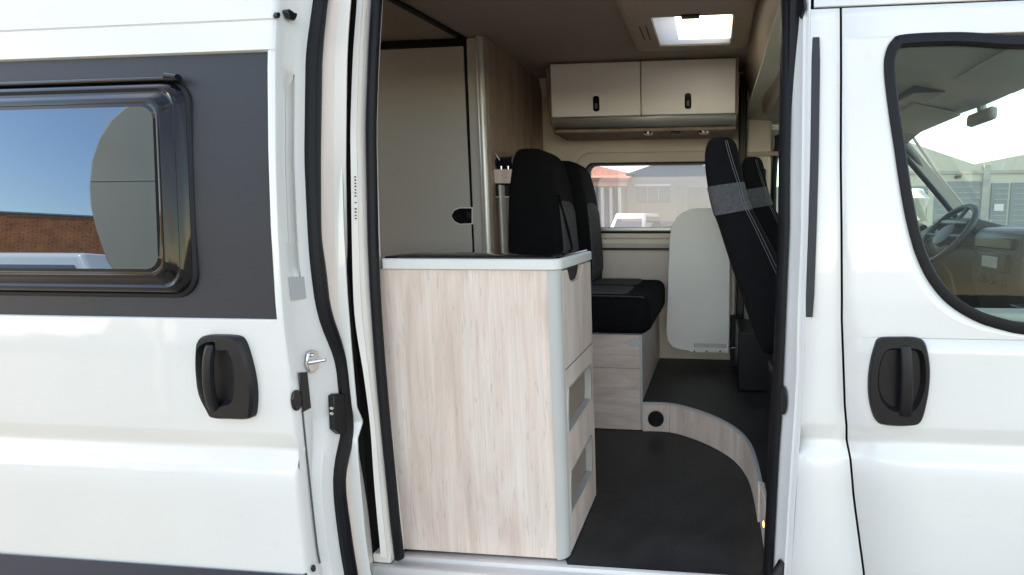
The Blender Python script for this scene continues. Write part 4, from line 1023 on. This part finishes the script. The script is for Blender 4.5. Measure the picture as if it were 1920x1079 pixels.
cab_seat(.175, .86, 'black front seat on the far side of the cab, grey patch', 'cab seats', .135, .04)
# seat-belt on the far pillar
bp_ = PY(1.82, 1427, 330); G().tube([(bp_.x, 1.815, 1.42), (bp_.x + .015, 1.81, .75)], .022, 8, flat=.2).out('belt_strap', 'rubber', van, smooth=True)
box('belt_anchor', 'black_plastic', van, bp_.x - .03, bp_.x + .03, 1.80, 1.835, 1.36, 1.44, .01)

# ================================================================== outside, far side
def facade(name, label, m, outline, y0, y1):
    e = empty(name, label, 'building', (outline[0][0], y0, GZ))
    G().prism(outline, 1, y0, y1).out('wall', m, e)
    return e
def fp(u, v, y): p = PY(y, u, v); return p
FYB = 32.0
def rectpx(name, m, parent, u0, v0, u1, v1, y, d=.12, **k):
    a, b = fp(u0, v0, y), fp(u1, v1, y); return box(name, m, parent, a.x, b.x, y - d, y + .05, b.z, a.z, .0, **k)
# grey gabled hall
a = fp(1174, 326, FYB); b = fp(1212, 312, FYB); c = fp(1262, 297, FYB); d = fp(1370, 322, FYB)
hall = facade('grey_hall', 'plain grey gabled industrial hall seen through the far window', 'render_grey', [(a.x, GZ), (d.x, GZ), (d.x, d.z), (c.x, c.z), (a.x, a.z)], FYB, FYB + 14)
w = rectpx('window', 'dark_window', hall, 1193, 350, 1256, 380, FYB, .06)
for u in (1214, 1235): rectpx('mullion', 'render_white', w, u - .4, 350, u + .4, 380, FYB, .10)
rectpx('lintel', 'render_white', hall, 1191, 346.5, 1258, 349.5, FYB, .15)
rectpx('gutter', 'concrete', hall, 1174, 325, 1192, 328, FYB, .2)
rectpx('downpipe', 'concrete', hall, 1177, 328, 1178.4, 424, FYB, .15)
rectpx('plinth', 'concrete', hall, 1174, 414, 1268, 425, FYB, .08)
rectpx('door', 'roller_door', hall, 1269, 349, 1283, 424, FYB, .05)
rectpx('roller_door', 'dark_window', hall, 1290, 352, 1340, 424, FYB, .05)
# terracotta roofed arcade
AY = 30.0
arc = empty('tiled_arcade', 'building with terracotta roof and white pillars beside the grey hall', 'building', (fp(1130, 400, AY).x, AY, GZ))
l_, r_ = fp(1040, 400, AY).x, fp(1172, 400, AY).x
zt_ = fp(1130, 352, AY).z
G().box(l_, r_, AY + 2.2, AY + 9, GZ, zt_ + .4).out('wall', 'concrete', arc)
G().box(l_, r_ + .1, AY - .1, AY + .4, fp(1130, 350, AY).z, fp(1130, 333, AY).z).out('frieze', 'salmon', arc)
zl_, zr_ = fp(1085, 313, AY).z, fp(1174, 331, AY).z
G().add([(l_ - .3, AY - .5, fp(1085, 336, AY).z), (r_ + .3, AY - .5, zr_ - .25), (r_ + .1, AY + 4, zr_ + .4), (l_ - .3, AY + 4, zl_ + .9)], [(0, 1, 2, 3)]).out('roof', 'terracotta', arc, solid=.2)
for u in range(1050, 1175, 16):
    x = fp(u, 400, AY).x
    box('pillar', 'render_white', arc, x - .09, x + .09, AY - .05, AY + .2, GZ, zt_, .0)
for u in range(1057, 1170, 16):
    rectpx('doorway', 'roller_door', arc, u - 4, 356, u + 4, 425, AY + 2.1, .05)
# cream workshop seen through the cab
CYB = 26.0
o_ = [fp(1690, 262, CYB), fp(1826, 308, CYB), fp(1920, 290, CYB), fp(2020, 275, CYB)]
shop = facade('cream_workshop', 'cream workshop building with grey shutters seen through the cab windows', 'render_cream', [(o_[0].x - 3, GZ), (o_[3].x, GZ), (o_[3].x, o_[3].z), (o_[2].x, o_[2].z), (o_[1].x, o_[1].z), (o_[0].x, o_[0].z), (o_[0].x - 3, o_[0].z)], CYB, CYB + 12)
for u0, u1, v0 in ((1754, 1832, 341), (1859, 1884, 344), (1896, 1960, 343), (1690, 1735, 350)):
    dd = rectpx('shutter', 'roller_door', shop, u0, v0, u1, 424, CYB, .06)
    za, zb_ = fp(u0, 424, CYB).z, fp(u0, v0, CYB).z
    for k in range(1, 8):
        z = za + (zb_ - za) * k / 8; xa, xb_ = fp(u0, 424, CYB).x, fp(u1, 424, CYB).x
        box('slat_line', 'concrete', dd, xa, xb_, CYB - .075, CYB - .062, z - .02, z + .02, 0)
rectpx('notice', 'render_white', shop, 1863, 383, 1879, 396, CYB, .10)
rectpx('downpipe', 'concrete', shop, 1843, 310, 1846, 424, CYB, .15)
rectpx('plinth', 'concrete', shop, 1833, 412, 1858, 425, CYB, .08)
rectpx('wall_lamp', 'dash_grey', shop, 1790, 330, 1797, 335, CYB, .3)
rectpx('string_course', 'concrete', shop, 1690, 322, 1960, 325, CYB, .12)
link_hall = facade('pale_hall', 'pale rendered hall between the grey hall and cream workshop', 'render_white', [(fp(1372, 400, 34).x, GZ), (fp(1680, 400, 34).x, GZ), (fp(1680, 400, 34).x, 3.6), (fp(1372, 400, 34).x, 3.4)], 34, 44)
rectpx('roller_door', 'roller_door', link_hall, 1405, 352, 1470, 424, 34, .05)

# small vehicles
def car(name, label, cx, cy, rot, L=4.3, Wd=1.78, H=1.5, van_=False, m='car_white', s=1):
    e = empty(name, label, 'car', (cx, cy, GZ)); e.rotation_euler.z = rot
    if van_: sil = [(-L / 2, .35), (-L / 2, H * .93), (-L / 2 + .12, H), (L * .16, H), (L * .30, H * .62), (L * .46, H * .52), (L / 2, H * .40), (L / 2, .32)]; gh = (-L / 2 + .10, L * .155, L * .275)
    else: sil = [(-L / 2, .35), (-L / 2, H * .62), (-L * .42, H * .72), (-L * .30, H * .97), (-L * .05, H), (L * .10, H * .96), (L * .25, H * .66), (L * .44, H * .56), (L * .49, H * .44), (L / 2, .34)]; gh = (-L * .33, L * .07, L * .22)
    rows = []
    for t, ins in ((-1, .06), (-.93, 0), (0, 0), (.93, 0), (1, .06)):
        rows.append([(x * (1 - ins * .3), t * Wd / 2 * (1 - .16 * max(0, (z - H * .6) / (H * .4))), z - ins * .5 * (z > .5)) for x, z in sil])
    g_ = G().loft(rows); 
    def add(gx, nm, mm, **k):
        o = gx.out(nm, mm, None, **k); o.parent = e; return o
    add(g_, 'body', m, bevel=.06, seg=3)
    for sgn in (-1, 1):
        y_ = sgn * (Wd / 2 * .915 + .004)
        add(G().add([(gh[0], y_ * 1.03, H * .64), (gh[2], y_ * 1.03, H * .64), (gh[1], y_ * .955, H * .92), (gh[0] + .08, y_ * .955, H * .92)], [(0, 1, 2, 3)]), 'side_window', 'dark_window', solid=.02)
        for wx in (-L * .31, L * .31):
            rr = [[(wx + r * math.cos(a * math.pi / 10), sgn * (Wd / 2 - .1) + dd_, .31 + r * math.sin(a * math.pi / 10)) for a in range(20)] for dd_, r in ((-.10, .30), (-.10, .31), (.11, .31), (.11, .2))]
            add(G().loft(rr), 'wheel', 'tyre', smooth=True)
    zb0 = H * .60 if not van_ else H * .64
    add(G().add([(sil[-4][0] + .01 if van_ else L * .262, -Wd * .38, sil[-4][1] + .02 if van_ else H * .68), (sil[-4][0] + .01 if van_ else L * .262, Wd * .38, sil[-4][1] + .02 if van_ else H * .68), (L * .165 + .02 if van_ else L * .115, Wd * .34, H * .95), (L * .165 + .02 if van_ else L * .115, -Wd * .34, H * .95)], [(0, 1, 2, 3)]), 'windscreen', 'dark_window', solid=.03)
    return e
vcx = fp(1190, 410, 22)
car('parked_van', 'small white van parked before the tiled arcade', vcx.x, 22, R(-97), 4.2, 1.8, 1.92, True)

# ================================================================== behind the camera: seen mirrored in the tinted window
PK = .085                          # lean of the flat part of the pane
PN = Vector((0, -1, PK)).normalized(); PP = Vector((-1.7, DY + prof(1.2) - .0215, 1.2))
def mir(u, v, dist):
    """point whose reflection in the pane shows at a pixel, at y = -dist"""
    r = MW @ Vector(((u - CX) / F, 1, -(v - CY) / F)); h = CAM + r * ((PP - CAM).dot(PN) / r.dot(PN))
    q = r - 2 * r.dot(PN) * PN
    return h + q * ((-dist - h.y) / q.y)
# red brick boundary wall
wa, wb = mir(-20, 398, 16), mir(420, 412, 19)
wdir = Vector((wb.x - wa.x, wb.y - wa.y, 0)); wl0 = wdir.length; wdir.normalize(); ang = math.atan2(wdir.y, wdir.x)
bw = empty('brick_boundary_wall', 'tall red brick boundary wall across the yard behind the viewer', 'wall', (wa.x, wa.y, GZ)); bw.rotation_euler.z = ang
hw_ = wa.z - GZ
o = G().box(-14, wl0 + 2.04, -.20, .0, 0, hw_).out('wall', 'mortar', None); o.parent = bw
gb = G()
nb_ = int(hw_ / .09)
for r_i in range(nb_):
    for c_i in range(int((wl0 + 16) / .27)):
        x = -14 + c_i * .27 + (.135 if r_i % 2 else 0); dj = random.uniform(-.004, .006)
        gb.box(x, x + .255, -.03, .012 + dj, r_i * .09 + .006, r_i * .09 + .082)
o = gb.out('brickwork', 'brick', None); o.parent = bw; o['kind'] = 'stuff'
for k in range(int((wl0 + 16) / .9)):
    o = G().box(-14 + k * .9, -14 + k * .9 + .885, -.25, .05, hw_ + .002, hw_ + .06).out('coping_stone', 'concrete', None); o.parent = bw
# white van mirrored low in the pane
cp = mir(125, 472, 4.0)
car('delivery_van', 'white delivery van parked across the yard behind the viewer', cp.x - .75, cp.y - .9, 0, 4.6, 1.85, cp.z - GZ, True)
# grey rounded caravan end
cpx = [(163, 350), (168, 300), (182, 258), (205, 222), (235, 196), (270, 186), (420, 184), (420, 590), (250, 590), (222, 530), (196, 490), (176, 430), (166, 390)]
cvp = [mir(u, v, 2.3) for u, v in cpx]
cvn = empty('grey_caravan', 'grey caravan with rounded end standing behind the viewer', 'caravan', (sum(p.x for p in cvp) / len(cvp), cvp[0].y - .8, GZ))
G().prism([(p.x, p.z) for p in cvp], 1, cvp[0].y - 1.7, cvp[0].y).out('body', 'gelcoat_grey', cvn, bevel=.03)
for v in (340,):
    a, b = mir(172, v, 2.3), mir(420, v - 6, 2.3)
    x_l = min(p.x for p in cvp) + .03 if v == 340 else a.x + .10
    box('seam', 'concrete', cvn, x_l, b.x - .01, a.y - .01, a.y + .004, a.z - .003, a.z + .003, .001)
xl_, xr_ = min(p.x for p in cvp), max(p.x for p in cvp)
zlow_ = min(p.z for p in cvp)
for x in (xl_ + .25, xr_ - .12):
    for y in (cvp[0].y - .2, cvp[0].y - 1.5):
        box('support_leg', 'concrete', cvn, x - .04, x + .04, y - .04, y + .04, GZ, zlow_ + .02, .005)
